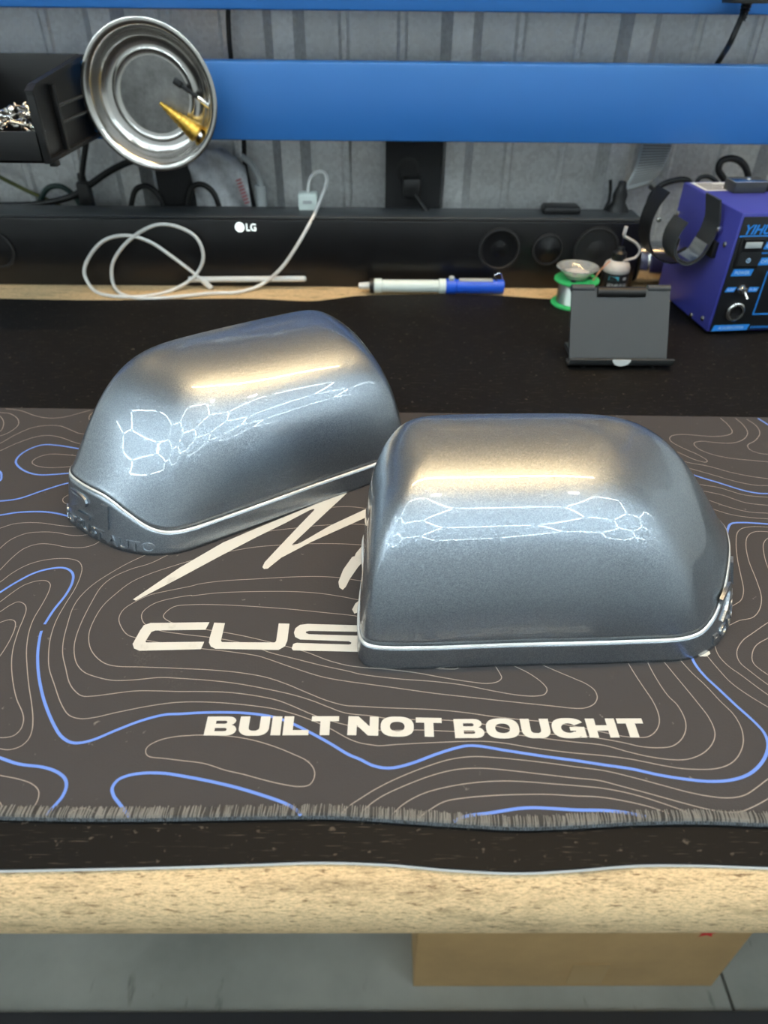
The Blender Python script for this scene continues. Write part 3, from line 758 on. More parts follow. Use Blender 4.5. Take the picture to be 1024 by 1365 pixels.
# ================================================================== MIRROR COVERS
ST = [  # base (u, v); stripe (u, v, z); two control points and the edge of the crown
 ((-.185, 0), (-.1845, .0015, .0165), (-.182, .009, .069), (-.174, .024, .105), (-.145, .092, .1095)),
 ((-.10, -.001), (-.10, .0010, .0165), (-.10, .009, .069), (-.10, .022, .105), (-.10, .092, .1100)),
 ((-.03, -.001), (-.031, .0012, .0165), (-.036, .009, .069), (-.048, .023, .105), (-.070, .092, .1100)),
 ((.010, .001), (.008, .0042, .0165), (-.001, .014, .061), (-.024, .036, .104), (-.054, .092, .1098)),
 ((.026, .009), (.022, .0135, .0195), (.009, .025, .058), (-.013, .049, .105), (-.050, .093, .1097)),
 ((.040, .022), (.033, .029, .029), (.016, .040, .060), (-.006, .062, .106), (-.047, .095, .1095)),
 ((.050, .038), (.041, .045, .036), (.023, .055, .062), (.001, .074, .107), (-.045, .098, .1095)),
 ((.059, .060), (.050, .065, .0375), (.030, .072, .062), (.008, .087, .108), (-.036, .101, .1095)),
 ((.0655, .084), (.055, .087, .037), (.035, .091, .062), (.014, .099, .1085), (-.034, .105, .1095)),
 ((.060, .099), (.049, .102, .035), (.030, .106, .062), (.009, .112, .108), (-.036, .108, .1095)),
 ((.040, .109), (.033, .112, .028), (.016, .115, .060), (-.008, .118, .108), (-.044, .111, .1097)),
 ((-.03, .119), (-.032, .1195, .0165), (-.037, .120, .06), (-.048, .121, .109), (-.070, .112, .1100)),
 ((-.10, .122), (-.10, .122, .0165), (-.10, .1215, .06), (-.10, .121, .109), (-.10, .112, .1100)),
 ((-.18, .120), (-.180, .120, .0165), (-.180, .120, .06), (-.178, .119, .1085), (-.155, .112, .1097)),
 ((-.196, .112), (-.196, .112, .0165), (-.195, .112, .065), (-.190, .112, .108), (-.160, .108, .1097)),
 ((-.199, .06), (-.1988, .0605, .0165), (-.198, .064, .07), (-.193, .080, .108), (-.158, .100, .1097)),
 ((-.197, .015), (-.1967, .0165, .0165), (-.195, .023, .069), (-.187, .045, .106), (-.150, .094, .1095)),
 ((-.193, .004), (-.1927, .0055, .0165), (-.191, .014, .069), (-.182, .032, .105), (-.148, .093, .1095)),
]
def cover(name, label, loc, rz, mir, ext):
    root = thing(name, label, 'mirror cover', loc, rz, 'painted mirror covers on the printed mat')
    ns, per = len(ST), 14
    def sp(sel):
        return spline([Vector(sel(s)) for s in ST], per, True)
    def soft(P, n):                       # even out the curve between the stations
        for _ in range(n):
            P = [(P[i-1]+P[i]*2+P[(i+1) % len(P)])/4 for i in range(len(P))]
        return P
    P0 = soft(sp(lambda s: (*s[0], 0)), 6); S0 = soft(sp(lambda s: s[1]), 8)
    P1 = soft(sp(lambda s: s[2]), 60); P2 = soft(sp(lambda s: s[3]), 90); P3 = soft(sp(lambda s: s[4]), 120)
    k = len(P0)
    out = []
    for i in range(k):
        t = P0[(i+1) % k]-P0[i-1]; t.normalize(); out.append(Vector((t.y, -t.x, 0)))
    low = lambda i, t: P0[i].lerp(S0[i], t)
    bez = lambda i, t: S0[i]*(1-t)**3+P1[i]*3*t*(1-t)**2+P2[i]*3*t*t*(1-t)+P3[i]*t**3
    def X(p):
        u = p.x-ext*min(max((-.1-p.x)/.08, 0), 1)*min(max(p.y/.07, 0), 1)
        return Vector((u*mir, p.y, p.z))
    e = 0.0013
    def grid(rows, close_top=None):
        bm = B(); V = [[bm.verts.new(X(p)) for p in row] for row in rows]
        for a, c in zip(V, V[1:]):
            for i in range(k):
                j = (i+1) % k; bm.faces.new((a[i], a[j], c[j], c[i]))
        return bm, V
    # lower band
    nb = 8
    rows = [[low(i, q/nb)+out[i]*e for i in range(k)] for q in range(nb)]
    rows.append([low(i, 1)+out[i]*e-Vector((0, 0, .0007)) for i in range(k)])
    bm, _ = grid(rows)
    band = obj('rim_band', bm, 'car_paint', root, smooth=60)
    rows = [[low(i, 1)+out[i]*(e*f_)+Vector((0, 0, dz)) for i in range(k)] for f_, dz in ((1, -.0007), (.92, -.0002), (.55, .0002), (.05, .0006))]
    bm, _ = grid(rows); obj('ledge_line', bm, 'stripe', root, smooth=80)['label'] = 'thin bright line above the rim'  # narrow ledge between band and shell, paler and glossier than both
    nr = 34; rows = []
    for q in range(nr+1):
        rows.append([bez(i, q/nr)+Vector((0, 0, .0006 if q == 0 else 0)) for i in range(k)])
    for q in range(1, 8):
        f_ = q/8
        row = []
        for i in range(k):
            p = P3[i]; s_ = Vector((min(max(p.x, -.13), -.068), .1035, .1106))
            c = p.lerp(s_, f_); c.z = p.z+(s_.z-p.z)*(1-(1-f_)**2); row.append(c)
        rows.append(row)
    bm, V = grid(rows)
    last = V[-1]; bm.faces.new(last)
    shell = obj('shell', bm, 'car_paint', root, smooth=0)
    shell.data.polygons.foreach_set('use_smooth', [True]*len(shell.data.polygons))
    for o in (band, shell):
        s_ = o.modifiers.new('wall', 'SOLIDIFY'); s_.thickness = 0.0022; s_.offset = -1
    # raised figures on the tall end of the rim
    cum = [0.0]
    for i in range(k): cum.append(cum[-1]+(P0[(i+1) % k]-P0[i]).length)
    def at(sv, z, off):
        i = 0
        while i < k-1 and cum[i+1] < sv: i += 1
        f_ = (sv-cum[i])/(cum[i+1]-cum[i]); j = (i+1) % k
        zz_ = S0[i].lerp(S0[j], f_).z
        p = low(i, z/zz_).lerp(low(j, z/zz_), f_); n_ = out[i].lerp(out[j], f_).normalized()
        return X(p+n_*(e+off))
    sA, sB = cum[int(8.5*per)], cum[int(3.9*per)]
    def emb(s, a0, a1, z0, z1, bold, h):
        T = text_bm(s, 1.0, 0.5, bold)
        xs = [v.co.x for v in T.verts]; ys = [v.co.y for v in T.verts]
        q0, q1, y0, y1 = min(xs), max(xs), min(ys), max(ys)
        for v in T.verts:
            a = a0+(v.co.x-q0)/(q1-q0)*(a1-a0); zz = z0+(v.co.y-y0)/(y1-y0)*(z1-z0)
            sv = sA+(sB-sA)*a if mir < 0 else sB+(sA-sB)*a
            v.co = at(sv, zz, h if v.co.z > 0 else -0.0006)
        return T
    obj('raised_number', emb('21', 0.13, 0.62, 0.0135, 0.0305, 0.01, 0.0016), 'car_paint', root, smooth=30)
    obj('raised_lettering', emb('ROBUST AUTO', 0.02, 1.0, 0.0025, 0.0095, 0.01, 0.0011), 'car_paint', root, smooth=30)
    return root
cover('mirror_cover', 'silver-blue mirror cover lying square to the bench front, in front of the other', (.184, .282, 0.0003), R(2), 1, -.008)
cover('mirror_cover', 'silver-blue mirror cover turned aslant, its end with raised figures towards the left', (-.1359, .3853, 0.0003), R(33.5), -1, .005)

# ================================================================== RACK AND WHAT HANGS ON IT
rk = thing('steel_rack', 'blue steel rack with two wide rails above the bench', 'rack', (0, 0.965, zt))
def rail(z0, z1):
    return obj('rail', box(B(), (0, 0, (z0+z1)/2-zt), (1.6, 0.03, z1-z0), 0.003), 'blue_paint', rk)
obj('shelf_deck', box(B(), (0, 0.032, 0.392-zt), (1.66, 0.10, 0.008), 0.001), 'blue_paint', rk)
rail(0.1745, 0.2565); rail(0.3045, 0.3875)
for s in (-1, 1): obj('post', box(B(), (s*0.82, 0, 0.42), (0.04, 0.05, 0.84), 0.003), 'blue_paint', rk)

# magnetic dish stuck on the rail
MR = lambda p: Matrix.Translation(p) @ Matrix.Rotation(R(90), 4, 'X')      # local z points to the viewer (-y)
dc = Vector((-0.264, 0.9495, 0.2225))
ds = thing('magnetic_dish', 'round polished steel parts dish stuck to the blue rail', 'dish', dc)
bm = B()
lathe(bm, [(0, .007), (.040, .007), (.0435, .0072), (.0455, .0084), (.0475, .0072), (.050, .0072), (.056, .0088), (.061, .013), (.0645, .020), (.0675, .0275), (.071, .0315), (.0745, .0325), (.0765, .0315), (.0765, .030), (.0745, .0300), (.0705, .0285), (.066, .020), (.062, .011), (.057, .0065), (.050, .0055), (0, .0055)], 72, MR((0, 0, 0)), cap=False)
obj('bowl', bm, 'dish_steel', ds, smooth=60)
obj('floor_pad', lathe(B(), [(0, .0071), (.0395, .0071), (.0395, .0074), (0, .0076)], 56, MR((0, 0, 0)), cap=False), 'dish_floor', ds)
obj('magnet_base', lathe(B(), [(.034, 0), (.036, .001), (.036, .0055)], 40, MR((0, 0, 0))), 'black_matte', ds)

# step drill bit in the dish
a = YP(213, 137, 0.934); c = YP(263, 178, 0.931); ax = (c-a).normalized(); Ld = (c-a).length
sd = thing('step_drill_bit', 'gold step drill bit held in the steel dish', 'drill bit', a)
rot = ax.to_track_quat('Z', 'Y').to_matrix().to_4x4()
pf = [(0, 0)]
for q in range(9):
    r_ = 0.0024+0.00105*q; z_ = Ld*(q/9)
    pf += [(r_, z_+0.0007), (r_, z_+Ld/9)]
pf += [(0.0075, Ld+0.002), (0, Ld+0.002)]
obj('stepped_cone', lathe(B(), pf, 24, rot, cap=False), 'gold', sd, smooth=30)
bm = B(); cyl(bm, ax*(Ld+.001), ax*(Ld+0.013), 0.004, 6); obj('shank', bm, 'steel', sd, smooth=20)
a = YP(232, 107, 0.938); c = YP(264, 130, 0.936); e_ = YP(286, 147, 0.932)
bu = thing('wire_brush_bit', 'small black bit with silver shank in the steel dish above the gold drill bit', 'bit', a)
bm = B(); tube(bm, [Vector((0, 0, 0)), (c-a)*.3, (c-a)*.34, c-a], [.0035, .0035, .0022, .0022], 10); obj('head', bm, 'black_matte', bu, smooth=30)
bm = B(); tube(bm, [c-a, (c-a).lerp(e_-a, .2), (c-a).lerp(e_-a, .25), e_-a], [.0022, .0022, .0034, .0030], 10); obj('shank', bm, 'steel', bu, smooth=30)

# parts bin hooked on the rail, full of screws
x1, x0b, yb, yf_, z0b = -0.345, -0.465, 0.9475, 0.787, 0.1785
bi = thing('parts_bin', 'black plastic parts bin hooked on the rail, half full of screws', 'bin', ((x0b+x1)/2, (yb+yf_)/2, z0b))
oc = Vector(bi.location)
def pb(c, s, bev=0.0008): return box(B(), Vector(c)-oc, s, bev)
obj('base', pb(((x0b+x1)/2, (yb+yf_)/2, z0b+.0015), (x1-x0b, yb-yf_, .003)), 'black_plastic', bi)
obj('back_wall', pb(((x0b+x1)/2, yb-.0015, z0b+.042), (x1-x0b, .003, .084)), 'black_plastic', bi)
obj('front_lip', pb(((x0b+x1)/2, yf_+.0015, z0b+.0145), (x1-x0b, .003, .029)), 'black_plastic', bi)
for xx in (x0b, x1-.003):
    bm = B(); prism(bm, [Vector(p)-oc for p in ((xx, yb, z0b), (xx, yb, .2615), (xx, yf_+.012, .2475), (xx, yf_, .243), (xx, yf_, z0b))], (.003, 0, 0))
    obj('side_wall', bm, 'black_plastic', bi, smooth=0)
bm = B(); prism(bm, [Vector(p)-oc for p in ((x1, yb, .262), (x1, yf_+.012, .2485), (x1, yf_-.002, .2435), (x1, yf_-.002, .240), (x1, yf_+.012, .244), (x1, yb, .2575))], (.006, 0, 0)); obj('top_flange', bm, 'black_plastic', bi, smooth=0)
for zz in (.223, .207): obj('rib', pb((x1+.002, .895, zz), (.004, .095, .0028)), 'dark_grey_plastic', bi)
obj('post', pb((x1+.003, .842, .212), (.006, .006, .062)), 'black_plastic', bi)
obj('corner_post', pb((x1+.002, yf_+.002, .211), (.007, .006, .066)), 'black_plastic', bi)
obj('bottom_flange', pb((x1+.003, (yb+yf_)/2, z0b+.002), (.007, yb-yf_, .004)), 'black_plastic', bi)
obj('foot', pb((x1+.004, yf_+.012, z0b-.002), (.008, .010, .005)), 'black_plastic', bi)
# screws
proto = thing('screw', 'small silver screw in the heap inside the black bin', 'screw', (0, 0, 0), 0, 'screws in the black bin')
hd = obj('head', lathe(B(), [(0, .0028), (.002, .0026), (.0036, .0014), (.0036, .0004), (.0015, 0)], 10), 'screw_steel', proto)
sh = obj('shank', lathe(B(), [(.0015, .0004), (.0017, -.003), (.0014, -.0032), (.0017, -.006), (.0014, -.0062), (.0016, -.009), (.0, -.0135)], 8), 'screw_steel', proto)
spots = []
for q in range(64):
    sx = random.uniform(-0.428, -0.354); sy = random.uniform(0.797, 0.868)
    hgt = 0.030+0.014*math.exp(-((sx+0.388)/0.022)**2)
    spots.append((sx, sy, z0b+hgt*random.uniform(0.75, 1.0)))
for i, (sx, sy, sz) in enumerate(spots):
    if i == 0: o = proto
    else:
        o = proto.copy(); COL.objects.link(o)
        for ch in (hd, sh):
            c_ = ch.copy(); COL.objects.link(c_); c_.parent = o
    o.location = (sx, sy, sz); o.rotation_euler = (random.uniform(-2, 2), random.uniform(-1.6, 1.6), random.uniform(0, 6.28))

# ================================================================== SOUNDBAR
sb = thing('soundbar', 'long glossy black soundbar standing on the bench against the wall', 'soundbar', (-0.2, 0.978, zt))
ox = Vector((-0.2, 0.978, zt)); xr, xl, zb = 0.350, -0.75, 0.083
obj('body', box(B(), Vector(((xr+xl)/2, 0.978, (zb+zt)/2))-ox, (xr-xl, 0.06, zb-zt), 0.003), 'black_gloss', sb)
obj('top_panel', box(B(), Vector(((xr+xl)/2, 0.980, zb+.0008))-ox, (xr-xl-.004, 0.052, .002), .0006), 'dark_grey_plastic', sb)
def driver(x, z, r, ringm, cone, mt):
    p = Vector((x, 0.9478, z))-ox
    rg = obj('driver_ring', lathe(B(), [(r*1.02, 0), (r*1.02, .002), (r*.9, .0026), (r*.86, .0012), (r*.86, 0)], 40, MR(p)), ringm, sb)
    obj('cone', lathe(B(), [(r*.86, .001), (r*.5, .0006+cone*.4), (r*.2, .0006+cone), (0, .0006+cone*1.15)] if cone > 0 else [(r*.86, .0012), (r*.45, .0004), (r*.38, .0006), (r*.2, .0022), (0, .003)], 40, MR(p), cap=False), mt, rg)
driver(.161, .0475, .0275, 'black_matte', -0.1, 'black_gloss')
driver(.226, .0475, .0205, 'black_matte', .005, 'black_gloss')
driver(.291, .0475, .0300, 'black_matte', -0.1, 'black_matte')
driver(-.512, .042, .024, 'black_matte', .003, 'black_gloss')
# lit badge: round emblem and the letters LG
pl = Vector((-0.1835, 0.9474, 0.0735))
fn = lambda a, d: pl+Vector((a, 0, d))-ox
bm = B(); slab(bm, [supe(0, 0, .0062, .0062, 2, 24)], fn, (0, -1, 0), .0004)
text_fit(bm, 'LG', .0085, .0215, -.0048, .0048, lambda a, d: fn(a, d)+Vector((0, -.0004, 0)), .02)
obj('lit_badge', bm, 'display_led', sb, smooth=0)['label'] = 'glowing round emblem and letters LG'
obj('top_hump', box(B(), Vector((.245, .99, zb+.006))-ox, (.05, .03, .010), .004), 'black_plastic', sb)

# ================================================================== CABLES AND BITS ALONG THE WALL
def cable(name, label, pts, r, mt, cat='cable', per=8, group=None):
    P = spline([Vector(p) for p in pts], per); o0 = min(P, key=lambda p: p.z).copy()
    bm = B(); tube(bm, [p-o0 for p in P], r, 10)
    o = obj(name, bm, mt, smooth=60); o.location = o0
    return tag(o, label, cat, group)
Q = lambda y, *pts: [YP(px, py, y) for px, py in pts]
cable('power_cable', 'thick black cable sagging low behind the left end of the soundbar', Q(1.03, (-40, 276), (0, 274), (50, 272), (95, 262), (120, 246), (150, 226), (180, 214), (215, 216), (228, 236), (236, 262), (240, 295)), .0042, 'rubber_cable')
cable('power_cable', 'black cable hanging down beside the black bin', Q(1.028, (118, 170), (114, 196), (110, 225), (108, 255), (112, 295)), .0038, 'rubber_cable')
cable('power_cable', 'dark green cable arching up behind the left end of the soundbar', Q(1.034, (50, 300), (55, 264), (66, 250), (82, 249), (100, 262), (112, 285), (118, 300)), .0036, 'green_cable')
cable('power_cable', 'olive green cable slanting down at the far left', Q(1.04, (-30, 218), (0, 236), (40, 256), (75, 272), (100, 290)), .0028, 'olive_cable')
cable('power_cable', 'black cable looping up below the steel dish', Q(1.02, (174, 295), (176, 268), (182, 252), (196, 248), (210, 258), (218, 275), (222, 298)), .0036, 'rubber_cable')
cable('power_cable', 'black cable arching in front of the plastic pouch', Q(1.012, (248, 300), (252, 262), (258, 248), (270, 246), (284, 256), (292, 275), (296, 300)), .0036, 'rubber_cable')
cable('power_cable', 'thin black cable hanging behind the rails left of the power strip', Q(1.035, (306, -60), (304, 10), (308, 78), (318, 130), (325, 186), (326, 215), (332, 245), (342, 290)), .0030, 'rubber_cable')
bk2 = obj('plug_block', box(B(), (0, 0, 0.045), (.05, .03, .09), .005), 'black_matte'); bk2.location = YP(240, 268, 1.035)+Vector((0, 0, -.018)); tag(bk2, 'black power adapter behind the soundbar below the steel dish', 'adapter')
cn = thing('cable_joint', 'black cable junction lump behind the soundbar left of the steel dish', 'connector', YP(112, 295, 1.03))
pz = YP(112, 250, 1.03)-Vector(cn.location)
obj('housing', box(B(), pz+Vector((0, 0, -.012)), (.018, .016, .04), .004), 'rubber_cable', cn)
obj('neck', lathe(B(), [(.006, 0), (.005, .012)], 12, Matrix.Translation(pz+Vector((0, 0, .006)))), 'rubber_cable', cn)

# power strip on the wall
ps = thing('power_strip', 'black upright power strip fixed to the wall with a plug in it', 'power strip', (.046, 1.03, .03))
pso = Vector(ps.location)
obj('housing', box(B(), (0, 0, .085), (.076, .028, .25), .003), 'black_matte', ps)
for zz in (.10, .145): obj('socket', lathe(B(), [(.016, 0), (.016, .0015), (.012, .002), (.012, .0005), (0, .0005)], 20, MR((-.008, -.0142, zz)), cap=False), 'black_plastic', ps)
pg = thing('power_plug', 'dark plug with cable in the black power strip', 'plug', YP(549, 250, 1.0))
pgo = Vector(pg.location)
obj('body', box(B(), (0, 0.004, 0), (.024, .024, .024), .004), 'black_plastic', pg)
bm = B(); tube(bm, spline([p-pgo for p in Q(.995, (553, 258), (560, 270), (570, 284)) + Q(1.02, (578, 300))], 6), .0035, 8); obj('cord', bm, 'rubber_cable', pg)

# clear plastic pouch with print, bent over behind the soundbar
po = thing('plastic_pouch', 'grey crinkled plastic pouch with red print behind the soundbar', 'pouch', YP(300, 300, 1.04))
poo = Vector(po.location); bm = B(); rows = []
lf = [(252, 297), (254, 262), (252, 235), (248, 212), (256, 198)]; rg = [(338, 297), (335, 272), (331, 248), (326, 222), (300, 200)]
for q in range(9):
    f_ = q/8*4; i0 = min(int(f_), 3); t = f_-i0
    a = (lf[i0][0]+(lf[i0+1][0]-lf[i0][0])*t, lf[i0][1]+(lf[i0+1][1]-lf[i0][1])*t); c = (rg[i0][0]+(rg[i0+1][0]-rg[i0][0])*t, rg[i0][1]+(rg[i0+1][1]-rg[i0][1])*t)
    rows.append([YP(a[0]+(c[0]-a[0])*k_/10, a[1]+(c[1]-a[1])*k_/10, 1.022+.008*math.sin(k_*.9+q*.7)+.012*(q/8)**2)-poo for k_ in range(11)])
V = [[bm.verts.new(p) for p in r_] for r_ in rows]
for a, c in zip(V, V[1:]):
    for i in range(10): bm.faces.new((a[i], a[i+1], c[i+1], c[i]))
o = obj('sheet', bm, 'pouch', po, smooth=0); o.data.polygons.foreach_set('use_smooth', [True]*len(o.data.polygons))
s_ = o.modifiers.new('t', 'SOLIDIFY'); s_.thickness = .002
bm = B()
for q in range(8):
    p = YP(318+q*1.6, 240+q*4.3, 1.012)-poo
    slab(bm, [supe(0, 0, .004, .0014, 3, 10)], lambda a, d, p=p: p+Vector((a, 0, d+a*.3)), (0, -1, 0), .0004)
obj('red_print', bm, 'pouch_print', po, smooth=0)
cable('white_hose', 'pale grey cable with ribbed sleeve right of the plastic pouch', Q(1.025, (322, 208), (334, 218), (344, 235), (350, 252)), .0042, 'grey_plastic')
hs = obj('cable_sleeve', lathe(B(), [(.0085-.0010*(q % 2), q*.004) for q in range(12)], 16), 'grey_plastic'); hs.location = YP(351, 292, 1.022); tag(hs, 'pale ribbed cable sleeve standing behind the soundbar', 'cable sleeve')

# striped clear tag by the station
tg = thing('plastic_tag', 'clear plastic strip with fine dark lines hanging below the blue rail', 'tag', YP(850, 255, 1.02))
tgo = Vector(tg.location)
TL, TR_, BL_, BR_ = YP(856, 188, 1.035), YP(898, 190, 1.035), YP(828, 258, 1.015), YP(866, 246, 1.015)
def tg_at(u, v): 
    a = TL.lerp(BL_, v); c = TR_.lerp(BR_, v); p = a.lerp(c, u); p.y += -.012*math.sin(v*3.1); return p-tgo
bm = B(); V = [[bm.verts.new(tg_at(i/6, j/10)) for i in range(7)] for j in range(11)]
for a, c in zip(V, V[1:]):
    for i in range(6): bm.faces.new((a[i], a[i+1], c[i+1], c[i]))
o = obj('strip', bm, 'tag_clear', tg, smooth=80); s_ = o.modifiers.new('t', 'SOLIDIFY'); s_.thickness = .0012
bm = B()
for q in range(15):
    v_ = .06+q*.052
    vs = [tg_at(.06, v_)+Vector((0, -.0025, 0)), tg_at(.94, v_)+Vector((0, -.0025, 0)), tg_at(.94, v_+.02)+Vector((0, -.0025, 0)), tg_at(.06, v_+.02)+Vector((0, -.0025, 0))]
    bm.faces.new([bm.verts.new(p) for p in vs])
obj('line_print', bm, 'tag_print', tg, smooth=0)
# small black plug by the tag
bp_ = thing('black_plug', 'small black plug standing behind the soundbar below the striped tag', 'plug', YP(822, 284, 1.0))
bpo = Vector(bp_.location)
bm = B(); lathe(bm, [(.016, 0), (.016, .004), (.009, .014), (.010, .024), (.006, .034), (.005, .04)], 12); obj('body', bm, 'rubber_cable', bp_)
bm = B(); tube(bm, [p-bpo for p in Q(1.0, (806, 280), (812, 268), (814, 255), (814, 240))], .0022, 8); obj('prong', bm, 'rubber_cable', bp_)
cable('station_cable', 'black cord curving from behind the soundbar end to the station', Q(1.0, (862, 290), (868, 262), (880, 248), (898, 241), (915, 240), (925, 250)), .0038, 'rubber_cable')
cable('station_cable', 'short black cord end beside the striped tag', Q(1.0, (866, 248), (873, 255), (878, 265), (872, 285)), .0028, 'rubber_cable')
cable('station_cable', 'black cord looped above the back of the soldering station', Q(.985, (985, 285), (966, 240), (958, 226), (962, 215), (974, 211), (988, 216), (996, 228), (998, 245), (999, 285)), .0042, 'rubber_cable')
cable('station_cable', 'thin black cord lying along the top back edge of the station', Q(.975, (925, 260), (932, 238), (942, 235), (955, 242), (966, 262)), .0028, 'rubber_cable')
# silver tube behind the station
st_ = thing('metal_tube', 'short shiny silver tube lying behind the black soundbar end', 'tube', (.398, .977, zt+.028))
obj('pipe', lathe(B(), [(.028, -.042), (.028, .045), (.0265, .046), (.025, .045), (.025, -.042), (.0265, -.043), (.028, -.042)], 40, Matrix.Rotation(R(90), 4, 'Y'), cap=False), 'steel', st_)
for x in (-.030, .034): obj('bead', lathe(B(), [(.028, x-.002), (.0292, x), (.028, x+.002)], 40, Matrix.Rotation(R(90), 4, 'Y'), cap=False), 'steel', st_)
# lamp lead at upper right
ld = thing('device_lead', 'black cord with strain relief hanging over the upper blue rail', 'cable', YP(990, 40, .948))
lo = Vector(ld.location)
bm = B(); tube(bm, spline([p-lo for p in Q(.938, (995, 8), (990, 20), (984, 34), (974, 56))+Q(.99, (962, 76))+Q(1.0, (948, 100), (944, 130))], 6), .0033, 8); obj('cord', bm, 'rubber_cable', ld)
p0, p1 = YP(996, 4, .938)-lo, YP(989, 28, .938)-lo
bm = B(); tube(bm, [p0.lerp(p1, q/10) for q in range(11)], [.0062-.0002*q-.0010*(q % 2) for q in range(11)], 10); obj('strain_relief', bm, 'black_plastic', ld, smooth=20)
obj('device_base', lathe(B(), [(.024, 0), (.0245, .004), (.020, .012), (0, .014)], 28, Matrix.Translation(YP(994, 4, .918)-lo)), 'black_plastic', ld)

# ================================================================== THINGS ON THE BACK OF THE BENCH
# white charging cable with plug
cb = thing('charging_cable', 'white charging cable looped against the soundbar', 'cable', (-.2, .93, zt))
cbo = Vector(cb.location); yy = .9395
raw = [(560, 405), (525, 375), (460, 325), (400, 285), (340, 268), (280, 280), (235, 330), (225, 370), (245, 408), (290, 428), (380, 430), (460, 413), (520, 375), (542, 325), (525, 275), (480, 247), (430, 238), (380, 255), (330, 295), (300, 345), (300, 390), (325, 424), (390, 436), (480, 430), (560, 422), (640, 418), (700, 397), (750, 355), (795, 290)]
pts = []
for i, (x, y) in enumerate(raw):
    px, py = x/2, 180+y/2
    p = YP(px, py, yy-.0025*((i*0.37) % 1))
    if p.z < zt+.0028: p = G(px, py, zt+.0028)
    pts.append(p)
pts += Q(.952, (416, 292)) + Q(.985, (424, 274)) + Q(1.0, (433, 252), (436, 240), (432, 230), (424, 229), (415, 236), (411, 250), (411, 262))
bm = B(); tube(bm, spline([p-cbo for p in pts], 7), .0023, 10); obj('cord', bm, 'white_plastic', cb, smooth=80)
a, c = pts[0]-cbo, pts[1]-cbo
bm = B(); tube(bm, [a+(a-c)*.12, a, a.lerp(c, .55)], [.0034, .0038, .0038], 12); cnn = obj('connector', bm, 'white_plastic', cb)
bm = B(); tube(bm, [a+(a-c)*.45, a+(a-c)*.1], .0018, 8); obj('contact_tip', bm, 'steel', cnn)
ub = obj('charger_block', box(B(), (0, 0, 0), (.026, .022, .028), .003), 'clear_white'); ub.location = YP(411, 271, 1.0); tag(ub, 'white charger block behind the soundbar', 'charger')
obj('socket_face', box(B(), (0, -.0113, .004), (.012, .0012, .004)), 'grey_plastic', ub)
wr = thing('white_stick', 'thin white plastic stick lying in front of the soundbar', 'stick', (YP(330, 373, .942)))
bm = B(); cyl(bm, (-.080, 0, 0), (.078, 0, .002), .0038, 10); obj('rod', bm, 'white_plastic', wr)
bm = B(); cyl(bm, (.078, 0, .002), (.080, 0, .002), .003, 10); obj('end_cap', bm, 'grey_plastic', wr)

# desoldering pump
dp = thing('desoldering_pump', 'white and blue desoldering pump lying on the bare wood strip', 'desoldering pump', (.07, .925, zt+.0105))
def pm(name, x0_, x1_, r, mt, prof=None): return obj(name, lathe(B(), prof or [(0, x0_), (r*.9, x0_), (r, x0_+.0008), (r, x1_-.0008), (r*.9, x1_), (0, x1_)], 28, Matrix.Rotation(R(90), 4, 'Y'), cap=False), mt, dp)
pm('nozzle', 0, 0, 0, 'white_plastic', [(0, -.098), (.0038, -.0975), (.0045, -.09), (.005, -.083), (0, -.083)])
pm('front_ring', -.083, -.077, .0098, 'black_plastic'); pm('collar', -.077, -.066, .0095, 'clear_white'); pm('barrel', -.066, .010, .0082, 'clear_white'); pm('collar', .010, .020, .0098, 'clear_white')
pm('blue_body', .020, .034, .0102, 'pump_blue'); pm('blue_sleeve', .034, .098, .0092, 'pump_blue')
obj('label_band', box(B(), (.06, 0, .0088), (.045, .010, .0016), .0006), 'grey_plastic', dp)
obj('button', lathe(B(), [(.004, 0), (.004, .0035), (.003, .0045), (0, .0045)], 16, Matrix.Translation((.027, -.002, .0095))), 'grey_plastic', dp)
bm = B(); tube(bm, spline([Vector(p) for p in ((.088, -.003, .007), (.084, -.002, .016), (.092, 0, .018), (.096, .002, .009))], 6), .0009, 6); obj('latch_wire', bm, 'steel', dp)

# solder spool with a small clear cup on top
so = thing('solder_spool', 'green spool of solder wire on the bench behind the phone stand', 'spool', (.254, .885, zr))
for z0_, nm_ in ((0, 'bottom_flange'), (.0305, 'top_flange')):
    fl_ = obj(nm_, lathe(B(), [(.007, z0_), (.0275, z0_), (.0285, z0_+.0008), (.0285, z0_+.0026), (.0275, z0_+.0034), (.007, z0_+.0034), (.007, z0_)], 40, cap=False), 'green_plastic', so)
pfw = [(.007, .0034)]+[(.0215+(.0006 if q % 2 else 0), .0036+q*.0012) for q in range(23)]+[(.007, .0305)]
obj('wire_winding', lathe(B(), pfw, 36, cap=False), 'solder', so, smooth=25)
for q in range(3):
    obj('flange_slot', lathe(B(), [(.0035, 0), (.0035, .0004), (0, .0004)], 12, Matrix.Translation((.016*math.cos(2.1*q), .016*math.sin(2.1*q), .0339)), cap=False), 'black_matte', fl_)
bm = B(); tube(bm, spline([Vector(p) for p in ((.018, -.010, .034), (.026, .0, .040), (.034, .006, .047), (.042, .012, .052))], 6), .0009, 6); obj('loose_wire', bm, 'copper', so)
cu_ = thing('clear_cup', 'small clear plastic cup standing on the green solder spool', 'cup', (.252, .882, zr+.0340))
obj('bowl', lathe(B(), [(0, .0006), (.012, .0006), (.017, .006), (.0255, .0145), (.0268, .0150), (.0262, .0160), (.0245, .0152), (.0160, .0075), (.011, .0024), (0, .0020)], 36, cap=False), 'clear_plastic', cu_)
obj('contents', lathe(B(), [(.0115, .0025), (.016, .0078), (.008, .0095), (0, .0100)], 20, cap=False), 'bottle_white', cu_)

